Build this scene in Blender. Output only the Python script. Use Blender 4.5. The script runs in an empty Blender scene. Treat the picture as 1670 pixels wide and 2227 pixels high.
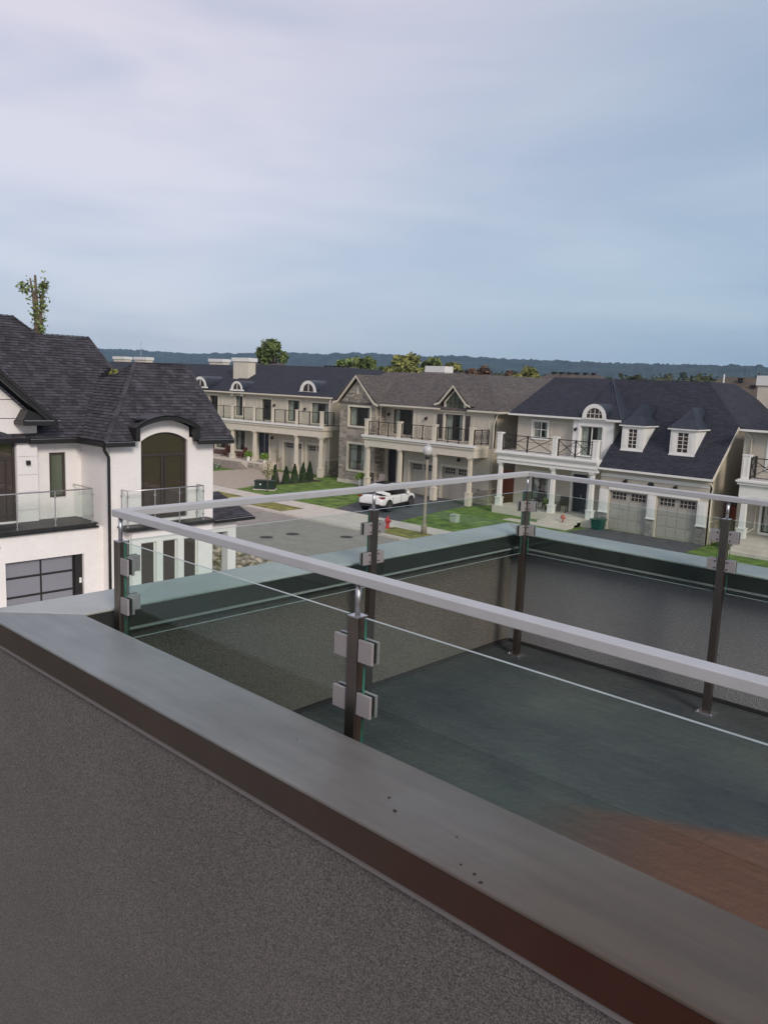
import bpy, bmesh, math, random
from mathutils import Vector, Matrix, noise
R = math.radians
rnd = random.Random(7)
sc = bpy.context.scene
col = sc.collection
ZC = 7.627            # top of the parapet coping above the street
CAM = Vector((3.0377, -1.514, 8.6))

# ------------------------------------------------------------------ camera, sky, sun, exposure
yaw, pitch, roll = R(132.977), R(9.085), R(2.327)
fw = Vector((math.cos(yaw)*math.cos(pitch), math.sin(yaw)*math.cos(pitch), -math.sin(pitch)))
rt = fw.cross(Vector((0, 0, 1))).normalized()
up = rt.cross(fw)
r2 = math.cos(roll)*rt + math.sin(roll)*up
u2 = -math.sin(roll)*rt + math.cos(roll)*up
cd = bpy.data.cameras.new('camera')
cam = bpy.data.objects.new('camera', cd)
col.objects.link(cam)
cam.matrix_world = Matrix(((r2.x, u2.x, -fw.x, CAM.x), (r2.y, u2.y, -fw.y, CAM.y), (r2.z, u2.z, -fw.z, CAM.z), (0, 0, 0, 1)))
cd.sensor_fit = 'VERTICAL'
cd.sensor_height = 36
cd.lens = 1781.6/2227*36
cd.clip_start = .05
cd.clip_end = 20000
sc.camera = cam
sc.view_settings.view_transform = 'Standard'
sc.view_settings.look = 'None'
sc.view_settings.gamma = 1
sc.view_settings.use_curve_mapping = False
sc.view_settings.exposure = 0.6
sc.cycles.max_bounces = 8
sc.cycles.transparent_max_bounces = 24
sc.cycles.volume_bounces = 0
HAZE = 0.00013

SUN_EL, SUN_AZ = R(27), R(-24)       # direction to the sun: azimuth from +x
w = bpy.data.worlds.new('World')
sc.world = w
w.use_nodes = True
nt = w.node_tree
nt.nodes.clear()
N = nt.nodes.new
L = nt.links.new
out = N('ShaderNodeOutputWorld')
sky = N('ShaderNodeTexSky')
sky.sky_type = 'NISHITA'
sky.sun_disc = False
sky.sun_elevation = SUN_EL
sky.sun_rotation = R(90)-SUN_AZ
bg1 = N('ShaderNodeBackground')
bg1.inputs['Strength'].default_value = .07
L(sky.outputs[0], bg1.inputs[0])
tc = N('ShaderNodeTexCoord')
sep = N('ShaderNodeSeparateXYZ')
L(tc.outputs['Generated'], sep.inputs[0])
elev = N('ShaderNodeValToRGB')       # overcast layer: bluish at the horizon, lavender grey higher up
L(sep.outputs['Z'], elev.inputs[0])
cr = elev.color_ramp
cr.elements[0].position = 0
cr.elements[0].color = (.50, .555, .64, 1)
cr.elements[1].position = 1
cr.elements[1].color = (.46, .46, .51, 1)
for p_, c_ in ((.07, (.45, .495, .58, 1)), (.22, (.47, .49, .57, 1)), (.5, (.49, .475, .55, 1))):
    e_ = cr.elements.new(p_)
    e_.color = c_
mp = N('ShaderNodeMapping')
mp.inputs['Scale'].default_value = (1.0, 1.5, 6.5)
mp.inputs['Rotation'].default_value = (R(8), R(-6), R(45))
L(tc.outputs['Generated'], mp.inputs[0])
nz = N('ShaderNodeTexNoise')
nz.inputs['Scale'].default_value = 1.7
nz.inputs['Detail'].default_value = 5
nz.inputs['Roughness'].default_value = .48
nz.inputs['Distortion'].default_value = .35
L(mp.outputs[0], nz.inputs[0])
rp = N('ShaderNodeValToRGB')
rp.color_ramp.elements[0].position = .36
rp.color_ramp.elements[0].color = (.80, .87, .94, 1)
rp.color_ramp.elements[1].position = .66
rp.color_ramp.elements[1].color = (1.16, 1.12, 1.10, 1)
L(nz.outputs[0], rp.inputs[0])
mul = N('ShaderNodeMix')
mul.data_type = 'RGBA'
mul.blend_type = 'MULTIPLY'
mul.inputs['Factor'].default_value = 1
L(elev.outputs[0], mul.inputs['A'])
# uneven cloud cover: brighter lavender cloud to the north-west, bluer thin cloud to the north-east
dp = N('ShaderNodeVectorMath')
dp.operation = 'DOT_PRODUCT'
dp.inputs[1].default_value = (.73, .68, -.35)
L(tc.outputs['Generated'], dp.inputs[0])
ad_ = N('ShaderNodeMath')
ad_.operation = 'MULTIPLY_ADD'
ad_.inputs[1].default_value = .55
L(nz.outputs[0], ad_.inputs[0])
L(dp.outputs['Value'], ad_.inputs[2])
sr_ = N('ShaderNodeValToRGB')
sr_.color_ramp.interpolation = 'EASE'
sr_.color_ramp.elements[0].position = .0
sr_.color_ramp.elements[0].color = (1.12, 1.08, 1.06, 1)
sr_.color_ramp.elements[1].position = .58
sr_.color_ramp.elements[1].color = (.76, .87, .90, 1)
L(ad_.outputs[0], sr_.inputs[0])
mu0 = N('ShaderNodeMix')
mu0.data_type = 'RGBA'
mu0.blend_type = 'MULTIPLY'
mu0.inputs['Factor'].default_value = 1
L(rp.outputs[0], mu0.inputs['A'])
L(sr_.outputs[0], mu0.inputs['B'])
L(mu0.outputs['Result'], mul.inputs['B'])
bg2 = N('ShaderNodeBackground')
bg2.inputs['Strength'].default_value = .88
L(mul.outputs['Result'], bg2.inputs[0])
ms = N('ShaderNodeMixShader')
ms.inputs[0].default_value = .85
L(bg1.outputs[0], ms.inputs[1])
L(bg2.outputs[0], ms.inputs[2])
L(ms.outputs[0], out.inputs[0])

sd = bpy.data.lights.new('sun', 'SUN')
sd.energy = 1.5
sd.angle = R(15)
sd.color = (1, .90, .79)
sun = bpy.data.objects.new('sun', sd)
col.objects.link(sun)
sv = Vector((math.cos(SUN_AZ)*math.cos(SUN_EL), math.sin(SUN_AZ)*math.cos(SUN_EL), math.sin(SUN_EL)))
sun.rotation_euler = sv.to_track_quat('Z', 'Y').to_euler()
sun.location = (30, -10, 30)

# ------------------------------------------------------------------ materials
MATS = {}
def mat(name, c, rough=.7, metal=0, var=.1, scale=2.0, bump=0, bscale=30, spec=.5, piece=0, c2=None, detail=6, broad=0):
    if name in MATS:
        return MATS[name]
    m = bpy.data.materials.new(name)
    m.use_nodes = True
    t = m.node_tree
    b = t.nodes['Principled BSDF']
    b.inputs['Roughness'].default_value = rough
    b.inputs['Metallic'].default_value = metal
    b.inputs['Specular IOR Level'].default_value = spec
    co = t.nodes.new('ShaderNodeTexCoord')
    n = t.nodes.new('ShaderNodeTexNoise')
    n.inputs['Scale'].default_value = scale
    n.inputs['Detail'].default_value = detail
    n.inputs['Roughness'].default_value = .6
    t.links.new(co.outputs['Object'], n.inputs[0])
    r = t.nodes.new('ShaderNodeValToRGB')
    r.color_ramp.elements[0].position = .32
    r.color_ramp.elements[1].position = .68
    ca = c if c2 is None else c2
    r.color_ramp.elements[0].color = tuple(x*(1-var) for x in ca)+(1,)
    r.color_ramp.elements[1].color = tuple(min(1, x*(1+var)) for x in c)+(1,)
    t.links.new(n.outputs[0], r.inputs[0])
    last = r.outputs[0]
    if broad:
        nb = t.nodes.new('ShaderNodeTexNoise')
        nb.inputs['Scale'].default_value = 1.3
        nb.inputs['Detail'].default_value = 7
        nb.inputs['Distortion'].default_value = .6
        t.links.new(co.outputs['Object'], nb.inputs[0])
        mb_ = t.nodes.new('ShaderNodeMapRange')
        mb_.inputs['From Min'].default_value = .3
        mb_.inputs['From Max'].default_value = .7
        mb_.inputs['To Min'].default_value = 1-broad
        mb_.inputs['To Max'].default_value = 1+broad
        t.links.new(nb.outputs[0], mb_.inputs[0])
        hb_ = t.nodes.new('ShaderNodeHueSaturation')
        t.links.new(mb_.outputs[0], hb_.inputs['Value'])
        t.links.new(last, hb_.inputs['Color'])
        last = hb_.outputs[0]
    if piece:
        g = t.nodes.new('ShaderNodeNewGeometry')
        oi = t.nodes.new('ShaderNodeObjectInfo')
        ad = t.nodes.new('ShaderNodeMath')
        ad.operation = 'ADD'
        t.links.new(g.outputs['Random Per Island'], ad.inputs[0])
        t.links.new(oi.outputs['Random'], ad.inputs[1])
        fr = t.nodes.new('ShaderNodeMath')
        fr.operation = 'FRACT'
        t.links.new(ad.outputs[0], fr.inputs[0])
        mr = t.nodes.new('ShaderNodeMapRange')
        mr.inputs['To Min'].default_value = 1-piece
        mr.inputs['To Max'].default_value = 1+piece
        t.links.new(fr.outputs[0], mr.inputs[0])
        hv = t.nodes.new('ShaderNodeHueSaturation')
        t.links.new(mr.outputs[0], hv.inputs['Value'])
        t.links.new(last, hv.inputs['Color'])
        last = hv.outputs[0]
    t.links.new(last, b.inputs['Base Color'])
    if bump:
        n2 = t.nodes.new('ShaderNodeTexNoise')
        n2.inputs['Scale'].default_value = bscale
        n2.inputs['Detail'].default_value = 3
        t.links.new(co.outputs['Object'], n2.inputs[0])
        bp = t.nodes.new('ShaderNodeBump')
        bp.inputs['Strength'].default_value = bump
        bp.inputs['Distance'].default_value = .02
        t.links.new(n2.outputs[0], bp.inputs['Height'])
        t.links.new(bp.outputs[0], b.inputs['Normal'])
    MATS[name] = m
    return m

def glass_mat(name, tint, ior=1.45, rough=.0, dark=None, fac=0, refl=(1, 1, 1)):
    m = bpy.data.materials.new(name)
    m.use_nodes = True
    t = m.node_tree
    t.nodes.clear()
    o = t.nodes.new('ShaderNodeOutputMaterial')
    tr = t.nodes.new('ShaderNodeBsdfTransparent')
    tr.inputs[0].default_value = tint+(1,)
    gl = t.nodes.new('ShaderNodeBsdfGlossy')
    gl.inputs['Roughness'].default_value = rough
    gl.inputs['Color'].default_value = refl+(1,)
    gm_ = t.nodes.new('ShaderNodeNewGeometry')
    dt = t.nodes.new('ShaderNodeVectorMath'); dt.operation = 'DOT_PRODUCT'
    t.links.new(gm_.outputs['Normal'], dt.inputs[0]); t.links.new(gm_.outputs['Incoming'], dt.inputs[1])
    def mth(op, a, b=None):
        n = t.nodes.new('ShaderNodeMath'); n.operation = op
        for k, v in ((0, a), (1, b)):
            if v is None: continue
            if isinstance(v, (int, float)): n.inputs[k].default_value = v
            else: t.links.new(v, n.inputs[k])
        return n.outputs[0]
    f0 = ((ior-1)/(ior+1))**2*1.7
    sch = mth('POWER', mth('SUBTRACT', 1.0, mth('ABSOLUTE', dt.outputs['Value'])), 5.0)
    fr_ = mth('MULTIPLY_ADD', sch, 1-f0)
    fr_.node.inputs[2].default_value = f0
    fz = mth('MULTIPLY', fr_, mth('SUBTRACT', 1.0, gm_.outputs['Backfacing']))
    mx = t.nodes.new('ShaderNodeMixShader')
    t.links.new(fz, mx.inputs[0])
    base = tr
    if dark is not None:
        df = t.nodes.new('ShaderNodeBsdfDiffuse')
        df.inputs[0].default_value = dark+(1,)
        m2 = t.nodes.new('ShaderNodeMixShader')
        m2.inputs[0].default_value = fac
        t.links.new(tr.outputs[0], m2.inputs[1])
        t.links.new(df.outputs[0], m2.inputs[2])
        base = m2
    t.links.new(base.outputs[0], mx.inputs[1])
    t.links.new(gl.outputs[0], mx.inputs[2])
    t.links.new(mx.outputs[0], o.inputs[0])
    MATS[name] = m
    return m

def shingle_tex(name, c1, c2, cm, bw=.32, rh=.14):
    m = bpy.data.materials.new(name)
    m.use_nodes = True
    t = m.node_tree
    b = t.nodes['Principled BSDF']
    b.inputs['Roughness'].default_value = .9
    uv = t.nodes.new('ShaderNodeUVMap')
    br = t.nodes.new('ShaderNodeTexBrick')
    br.inputs['Scale'].default_value = 1
    br.inputs['Brick Width'].default_value = bw
    br.inputs['Row Height'].default_value = rh
    br.inputs['Mortar Size'].default_value = .02
    br.inputs['Mortar Smooth'].default_value = .4
    br.inputs['Color1'].default_value = c1+(1,)
    br.inputs['Color2'].default_value = c2+(1,)
    br.inputs['Mortar'].default_value = cm+(1,)
    t.links.new(uv.outputs[0], br.inputs[0])
    n = t.nodes.new('ShaderNodeTexNoise')
    n.inputs['Scale'].default_value = .9
    n.inputs['Detail'].default_value = 8
    t.links.new(uv.outputs[0], n.inputs[0])
    mr = t.nodes.new('ShaderNodeMapRange')
    mr.inputs['To Min'].default_value = .7
    mr.inputs['To Max'].default_value = 1.3
    t.links.new(n.outputs[0], mr.inputs[0])
    hv = t.nodes.new('ShaderNodeHueSaturation')
    t.links.new(mr.outputs[0], hv.inputs['Value'])
    t.links.new(br.outputs[0], hv.inputs['Color'])
    t.links.new(hv.outputs[0], b.inputs['Base Color'])
    bp = t.nodes.new('ShaderNodeBump')
    bp.inputs['Strength'].default_value = .6
    bp.inputs['Distance'].default_value = .015
    bp.invert = True
    t.links.new(br.outputs['Fac'], bp.inputs['Height'])
    t.links.new(bp.outputs[0], b.inputs['Normal'])
    MATS[name] = m
    return m

WHITE = mat('white_stucco', (.80, .765, .75), .85, var=.03, scale=9, bump=.15, bscale=60, broad=.03)
WTRIM = mat('white_trim', (.74, .73, .70), .6, var=.04)
CREAM = mat('cream_trim', (.63, .575, .48), .65, var=.05)
BEIGE = mat('beige_stucco', (.45, .40, .31), .9, broad=.05, var=.04, scale=.8, bump=.15, bscale=50)
GREIGE = mat('greige_stucco', (.49, .45, .375), .9, broad=.05, var=.04, scale=.8, bump=.15, bscale=50)
DOORG = mat('taupe_door_paint', (.385, .36, .315), .6, var=.03)
BLACK = mat('black_metal', (.015, .014, .014), .45, var=.1)
BRONZE = mat('dark_bronze_frame', (.045, .034, .03), .45, var=.1)
DARKIN = mat('dark_interior', (.09, .085, .08), .9, var=.2)
CURT = mat('pale_curtain', (.62, .62, .58), .9, var=.08, scale=3)
STEEL = mat('brushed_steel', (.60, .585, .60), .38, metal=1, var=.06, scale=30)
STEELD = mat('post_steel', (.27, .225, .20), .36, metal=1, var=.12, scale=5)
PLATE = mat('clamp_plate_steel', (.36, .325, .325), .45, metal=.35, var=.05, scale=8)
RAILM = mat('satin_rail_steel', (.54, .53, .53), .5, metal=.35, var=.05, scale=8)
RUBBER = mat('black_rubber', (.01, .01, .01), .7)
STONE = mat('ledge_stone', (.37, .325, .265), .9, var=.25, scale=5, bump=.5, bscale=14, piece=.30, c2=(.27, .245, .215))
CONC = mat('concrete', (.60, .535, .465), .9, var=.09, scale=1.2, bump=.1, bscale=40)
KERB = mat('kerb_concrete', (.60, .54, .48), .9, var=.1, scale=3)
ASPH = mat('road_asphalt', (.30, .268, .235), .9, var=.10, scale=9, bump=.25, bscale=70, broad=.13)
ASPHD = mat('driveway_asphalt', (.085, .085, .092), .9, var=.2, scale=9, bump=.2, bscale=70, broad=.2)
PAVER = mat('tan_pavers', (.42, .35, .285), .9, var=.1, scale=2)
GRASS = mat('mown_lawn', (.14, .215, .035), 1, var=.25, scale=1.3, bump=.6, bscale=45, c2=(.07, .13, .02), broad=.15)
GRASSY = mat('dry_verge_grass', (.27, .235, .06), 1, var=.3, scale=1.6, bump=.6, bscale=45, c2=(.11, .13, .03))
SOIL = mat('garden_soil', (.045, .032, .024), 1, var=.3, scale=6)
LEAF = mat('leaf_green', (.16, .205, .065), .8, var=.45, scale=.9, piece=.5, c2=(.085, .125, .04))
LEAFY = mat('leaf_yellow_green', (.25, .25, .075), .8, var=.4, scale=.9, piece=.45, c2=(.11, .135, .04))
LEAFB = mat('leaf_autumn', (.13, .075, .045), .8, var=.4, scale=.9, piece=.45, c2=(.08, .05, .03))
LEAFD = mat('leaf_cedar', (.022, .045, .014), .9, var=.4, scale=5, piece=.4)
LEAFP = mat('leaf_bright', (.16, .26, .04), .8, var=.3, scale=4, piece=.3)
BARK = mat('bark', (.14, .105, .075), .95, var=.3, scale=4)
RFBLK = mat('shingle_black', (.052, .048, .058), .92, var=.25, scale=2, piece=.38, bump=.3, bscale=60)
RFBASE = mat('roof_underlay', (.012, .011, .013), .95)
RFNAVY = shingle_tex('shingle_navy', (.036, .038, .055), (.019, .021, .033), (.010, .011, .017))
RFBRWN = shingle_tex('shingle_brown', (.155, .128, .115), (.083, .07, .066), (.045, .038, .036))
RFTAN = shingle_tex('shingle_tan', (.13, .105, .08), (.10, .08, .062), (.06, .05, .04))
METROOF = mat('dark_seam_metal', (.045, .052, .068), .4, metal=.5, var=.2, scale=2)
GL_HOUSE = glass_mat('house_window_glass', (.84, .87, .85), ior=1.75, rough=.02)
GL_DARK = glass_mat('tinted_window_glass', (.42, .35, .30), ior=1.65, rough=.02, dark=(.085, .058, .045), fac=.5)
GL_FROST = glass_mat('frosted_door_glass', (.2, .2, .2), ior=1.6, rough=.25, dark=(.23, .235, .275), fac=.92)
GL_GREEN = glass_mat('greenish_window_glass', (.35, .4, .33), ior=1.5, rough=.1, dark=(.15, .18, .12), fac=.6)  # on the gable window the diffuse grey-green stands in for its reflection
GL_CAR = glass_mat('car_glass', (.08, .08, .09), ior=1.6, rough=.02, dark=(.01, .01, .012), fac=.8)
GL_SMALL = glass_mat('balcony_glass', (.955, .975, .965), ior=1.5)

# ------------------------------------------------------------------ helpers
OFF = {}
class F:                              # a wall's own axes: a along it, b up, c outward
    def __init__(s, o, u, n):
        s.o, s.u, s.v, s.n = Vector(o), Vector(u), Vector((0, 0, 1)), Vector(n)
    def p(s, a, b, c=0):
        return s.o + s.u*a + s.v*b + s.n*c
def FY(y):                            # wall facing -y (a = x)
    return F((0, y, 0), (1, 0, 0), (0, -1, 0))
def FX(x):                            # wall facing +x (a = y)
    return F((x, 0, 0), (0, 1, 0), (1, 0, 0))

def reg(o, label=None, cat=None, group=None, kind=None):
    if label: o['label'] = label
    if cat: o['category'] = cat
    if group: o['group'] = group
    if kind: o['kind'] = kind
    return o
def thing(name, loc, label, cat, group=None, rz=0, local=False):
    o = bpy.data.objects.new(name, None)
    o.empty_display_size = .2
    o.location = loc
    o.rotation_euler.z = rz
    col.objects.link(o)
    OFF[o.name] = Vector((0, 0, 0)) if local else Vector(loc)
    return reg(o, label, cat, group)
def link(name, me, parent=None, loc=None):
    o = bpy.data.objects.new(name, me)
    col.objects.link(o)
    if parent is not None:
        o.parent = parent
        OFF[o.name] = OFF.get(parent.name, Vector((0, 0, 0))).copy()
    if loc is not None:
        o.location = Vector(loc) - (OFF.get(parent.name, Vector()) if parent is not None else Vector())
    return o
def copy_tree(o, parent=None):
    c = o.copy()
    col.objects.link(c)
    if parent is not None: c.parent = parent
    for ch in list(o.children): copy_tree(ch, c)
    return c

class MB:
    def __init__(s):
        s.v, s.f = [], []
    def add(s, vs, fs):
        k = len(s.v)
        s.v += [Vector(q) for q in vs]
        s.f += [tuple(k+i for i in q) for q in fs]
        return s
    def hexa(s, p):                   # 8 points: bottom ring, top ring
        return s.add(p, [(3, 2, 1, 0), (4, 5, 6, 7), (0, 1, 5, 4), (1, 2, 6, 5), (2, 3, 7, 6), (3, 0, 4, 7)])
    def box(s, x0, x1, y0, y1, z0, z1):
        return s.hexa([(x0, y0, z0), (x1, y0, z0), (x1, y1, z0), (x0, y1, z0), (x0, y0, z1), (x1, y0, z1), (x1, y1, z1), (x0, y1, z1)])
    def fb(s, f, a0, a1, b0, b1, c0, c1):
        return s.hexa([f.p(a0, b0, c0), f.p(a1, b0, c0), f.p(a1, b0, c1), f.p(a0, b0, c1), f.p(a0, b1, c0), f.p(a1, b1, c0), f.p(a1, b1, c1), f.p(a0, b1, c1)])
    def bar(s, p, q, w, h=None, upv=(0, 0, 1)):
        h = h or w
        p, q = Vector(p), Vector(q)
        d = (q-p).normalized()
        a = d.cross(Vector(upv))
        if a.length < 1e-3: a = d.cross(Vector((1, 0, 0)))
        a.normalize()
        b = a.cross(d)
        a, b = a*w/2, b*h/2
        return s.hexa([p-a-b, p+a-b, q+a-b, q-a-b, p-a+b, p+a+b, q+a+b, q-a+b])
    def tube(s, pts, r, n=8, caps=True):
        rs = r if isinstance(r, (list, tuple)) else [r]*len(pts)
        k = len(s.v)
        pts = [Vector(q) for q in pts]
        for i, q in enumerate(pts):
            d = (pts[min(i+1, len(pts)-1)]-pts[max(i-1, 0)]).normalized()
            a = d.orthogonal() if i == 0 else (pa - d*pa.dot(d))
            a.normalize()
            pa = a
            b = d.cross(a)
            for j in range(n):
                t = 2*math.pi*j/n
                s.v.append(q + (a*math.cos(t)+b*math.sin(t))*rs[i])
        for i in range(len(pts)-1):
            for j in range(n):
                j2 = (j+1) % n
                s.f.append((k+i*n+j, k+i*n+j2, k+(i+1)*n+j2, k+(i+1)*n+j))
        if caps:
            s.f.append(tuple(k+j for j in range(n))[::-1])
            s.f.append(tuple(k+(len(pts)-1)*n+j for j in range(n)))
        return s
    def lathe(s, c, prof, n=12):      # prof: (r, z)
        k = len(s.v)
        c = Vector(c)
        for r_, z_ in prof:
            for j in range(n):
                t = 2*math.pi*(j+.5)/n
                s.v.append(c+Vector((r_*math.cos(t), r_*math.sin(t), z_)))
        for i in range(len(prof)-1):
            for j in range(n):
                j2 = (j+1) % n
                s.f.append((k+i*n+j, k+i*n+j2, k+(i+1)*n+j2, k+(i+1)*n+j))
        s.f.append(tuple(k+j for j in range(n))[::-1])
        s.f.append(tuple(k+(len(prof)-1)*n+j for j in range(n)))
        return s
    def prism(s, f, ab, c0, c1):      # polygon in a frame, extruded along its outward axis
        n = len(ab)
        k = len(s.v)
        s.v += [f.p(a, b, c0) for a, b in ab] + [f.p(a, b, c1) for a, b in ab]
        s.f.append(tuple(k+i for i in range(n))[::-1])
        s.f.append(tuple(k+n+i for i in range(n)))
        for i in range(n):
            j = (i+1) % n
            s.f.append((k+i, k+j, k+n+j, k+n+i))
        return s
    def blob(s, c, r, sq=1, n=2, jit=.25):
        bm = bmesh.new()
        bmesh.ops.create_icosphere(bm, subdivisions=n, radius=1)
        k = len(s.v)
        c = Vector(c)
        for v in bm.verts:
            f_ = r*(1+rnd.uniform(-jit, jit))
            s.v.append(c+Vector((v.co.x*f_, v.co.y*f_, v.co.z*f_*sq)))
        for q in bm.faces: s.f.append(tuple(k+v.index for v in q.verts))
        bm.free()
        return s
    def mesh(s, name, m, off=None, smooth=False, recalc=True):
        me = bpy.data.meshes.new(name)
        off = off or Vector((0, 0, 0))
        me.from_pydata([tuple(q-off) for q in s.v], [], s.f)
        if recalc:
            bm = bmesh.new()
            bm.from_mesh(me)
            bmesh.ops.recalc_face_normals(bm, faces=bm.faces)
            bm.to_mesh(me)
            bm.free()
        me.materials.append(m)
        if smooth:
            me.polygons.foreach_set('use_smooth', [True]*len(me.polygons))
        return me
    def build(s, name, m, parent=None, kind=None, smooth=False, recalc=True, bevel=0, label=None):
        off = OFF.get(parent.name, Vector()) if parent is not None else Vector()
        o = link(name, s.mesh(name, m, off, smooth, recalc), parent)
        if kind: o['kind'] = kind
        if label: o['label'] = label
        if bevel:
            bv = o.modifiers.new('bevel', 'BEVEL')
            bv.width = bevel
            bv.segments = 2
            bv.limit_method = 'ANGLE'
        return o
    def solo(s, name, m, label, cat, group=None, base=None, smooth=False, bevel=0):
        """a thing that is one mesh, its origin at its base"""
        if base is None:
            n = len(s.v)
            base = Vector((sum(q.x for q in s.v)/n, sum(q.y for q in s.v)/n, min(q.z for q in s.v)))
        o = bpy.data.objects.new(name, s.mesh(name, m, Vector(base), smooth))
        o.location = base
        col.objects.link(o)
        OFF[o.name] = Vector(base)
        if bevel:
            bv = o.modifiers.new('bevel', 'BEVEL')
            bv.width = bevel
            bv.segments = 2
        return reg(o, label, cat, group)

def wall(root, f, a0, a1, b0, b1, holes, m, th=.25, name='wall'):
    """a wall with real openings; front on the frame's plane"""
    xs = sorted({a0, a1, *[min(max(h[i], a0), a1) for h in holes for i in (0, 1)]})
    zs = sorted({b0, b1, *[min(max(h[i], b0), b1) for h in holes for i in (2, 3)]})
    def solid(i, j):
        if i < 0 or j < 0 or i >= len(xs)-1 or j >= len(zs)-1: return False
        x, z = (xs[i]+xs[i+1])/2, (zs[j]+zs[j+1])/2
        return not any(h[0] < x < h[1] and h[2] < z < h[3] for h in holes)
    mb = MB()
    for i in range(len(xs)-1):
        for j in range(len(zs)-1):
            if not solid(i, j): continue
            p = [f.p(xs[i+di], zs[j+dj], c) for c in (-th, 0) for di, dj in ((0, 0), (1, 0), (1, 1), (0, 1))]
            fs = [(0, 3, 2, 1), (4, 5, 6, 7)]
            if not solid(i, j-1): fs.append((0, 1, 5, 4))
            if not solid(i+1, j): fs.append((1, 2, 6, 5))
            if not solid(i, j+1): fs.append((2, 3, 7, 6))
            if not solid(i-1, j): fs.append((3, 0, 4, 7))
            mb.add(p, fs)
    me_o = mb.build(name, m, root, recalc=False)
    bm = bmesh.new()
    bm.from_mesh(me_o.data)
    bmesh.ops.remove_doubles(bm, verts=bm.verts, dist=1e-4)
    bmesh.ops.recalc_face_normals(bm, faces=bm.faces)
    bm.to_mesh(me_o.data)
    bm.free()
    return me_o

def window(root, f, h, nx=2, nz=1, trim=.12, tm=None, fm=None, gm=None, set_=.1, bar=.05, curtain=0, sill=True, mid=.03, proud=.04):
    a0, a1, b0, b1 = h
    tm, fm, gm = tm or WTRIM, fm or BRONZE, gm or GL_HOUSE
    g = .003
    w_ = MB()
    if trim:
        w_.fb(f, a0-trim, a0, b0-trim, b1+trim, g, proud).fb(f, a1, a1+trim, b0-trim, b1+trim, g, proud)
        w_.fb(f, a0, a1, b1, b1+trim, g, proud).fb(f, a0, a1, b0-trim, b0, g, proud+(.03 if sill else 0))
    else:
        w_.fb(f, a0, a1, b0, b0+.02, -.04, .012)
    wo = w_.build('window', tm, root)
    s = MB()
    c0, c1 = -set_-.05, -set_
    s.fb(f, a0+g, a0+bar, b0+g, b1-g, c0, c1).fb(f, a1-bar, a1-g, b0+g, b1-g, c0, c1)
    s.fb(f, a0+bar, a1-bar, b0+g, b0+bar, c0, c1).fb(f, a0+bar, a1-bar, b1-bar, b1-g, c0, c1)
    zs_ = [b0+(b1-b0)*j/nz for j in range(nz+1)] if isinstance(nz, int) else [b0]+[b0+(b1-b0)*t for t in nz]+[b1]
    for i in range(1, nx):
        x = a0+(a1-a0)*i/nx
        s.fb(f, x-mid, x+mid, b0+bar, b1-bar, c0+.005, c1-.005)
    for z in zs_[1:-1]:
        s.fb(f, a0+bar, a1-bar, z-mid*.8, z+mid*.8, c0+.01, c1-.01)
    s.build('sash', fm, wo)
    for i in range(nx):
        for j in range(len(zs_)-1):
            x0, x1 = a0+(a1-a0)*i/nx, a0+(a1-a0)*(i+1)/nx
            MB().fb(f, x0+.02, x1-.02, zs_[j]+.02, zs_[j+1]-.02, c0+.02, c0+.028).build('pane', gm, wo)
    if curtain:
        cm = MB()
        wd = (a1-a0)*curtain
        for s0, s1 in ((a0, a0+wd), (a1-wd, a1)):
            n = max(3, int((s1-s0)/.07))
            pts = [(s0+(s1-s0)*i/n, -set_-.16-(.04 if i % 2 else 0)) for i in range(n+1)]
            for (xa, ca), (xb, cb) in zip(pts, pts[1:]):
                cm.add([f.p(xa, b0, ca), f.p(xb, b0, cb), f.p(xb, b1, cb), f.p(xa, b1, ca)], [(0, 1, 2, 3)])
        cm.build('curtain', CURT, wo, recalc=False)
    return wo

def roof(root, polys, m, name='roof', th=.14):
    """planar polygons with thickness and UVs in metres along the slope"""
    me = bpy.data.meshes.new(name)
    bm = bmesh.new()
    uvl = bm.loops.layers.uv.new('UVMap')
    off = OFF.get(root.name, Vector())
    for P in polys:
        P = [Vector(q)-off for q in P]
        n = (P[1]-P[0]).cross(P[2]-P[0])
        if len(P) > 3 and n.length < 1e-6: n = (P[2]-P[0]).cross(P[3]-P[0])
        n.normalize()
        if n.z < 0:
            P = P[::-1]
            n = -n
        h = Vector((n.y, -n.x, 0))
        if h.length < 1e-4: h = Vector((1, 0, 0))
        h.normalize()
        u_ = n.cross(h)
        top = [bm.verts.new(q) for q in P]
        bot = [bm.verts.new(q-Vector((0, 0, th))) for q in P]
        fs = [bm.faces.new(top), bm.faces.new(bot[::-1])]
        for i in range(len(P)):
            j = (i+1) % len(P)
            fs.append(bm.faces.new((top[j], top[i], bot[i], bot[j])))
        for q in fs:
            for lp in q.loops:
                w_ = lp.vert.co+off
                lp[uvl].uv = (w_.dot(h), w_.dot(u_))
    bm.to_mesh(me)
    bm.free()
    me.materials.append(m)
    return link(name, me, root)

def gutter(root, p, q, m=None, name='gutter', w=.12, h=.12):
    d = Vector((0, 0, -h/2-.02))
    return MB().bar(Vector(p)+d, Vector(q)+d, w, h).build(name, m or WTRIM, root)

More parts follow.
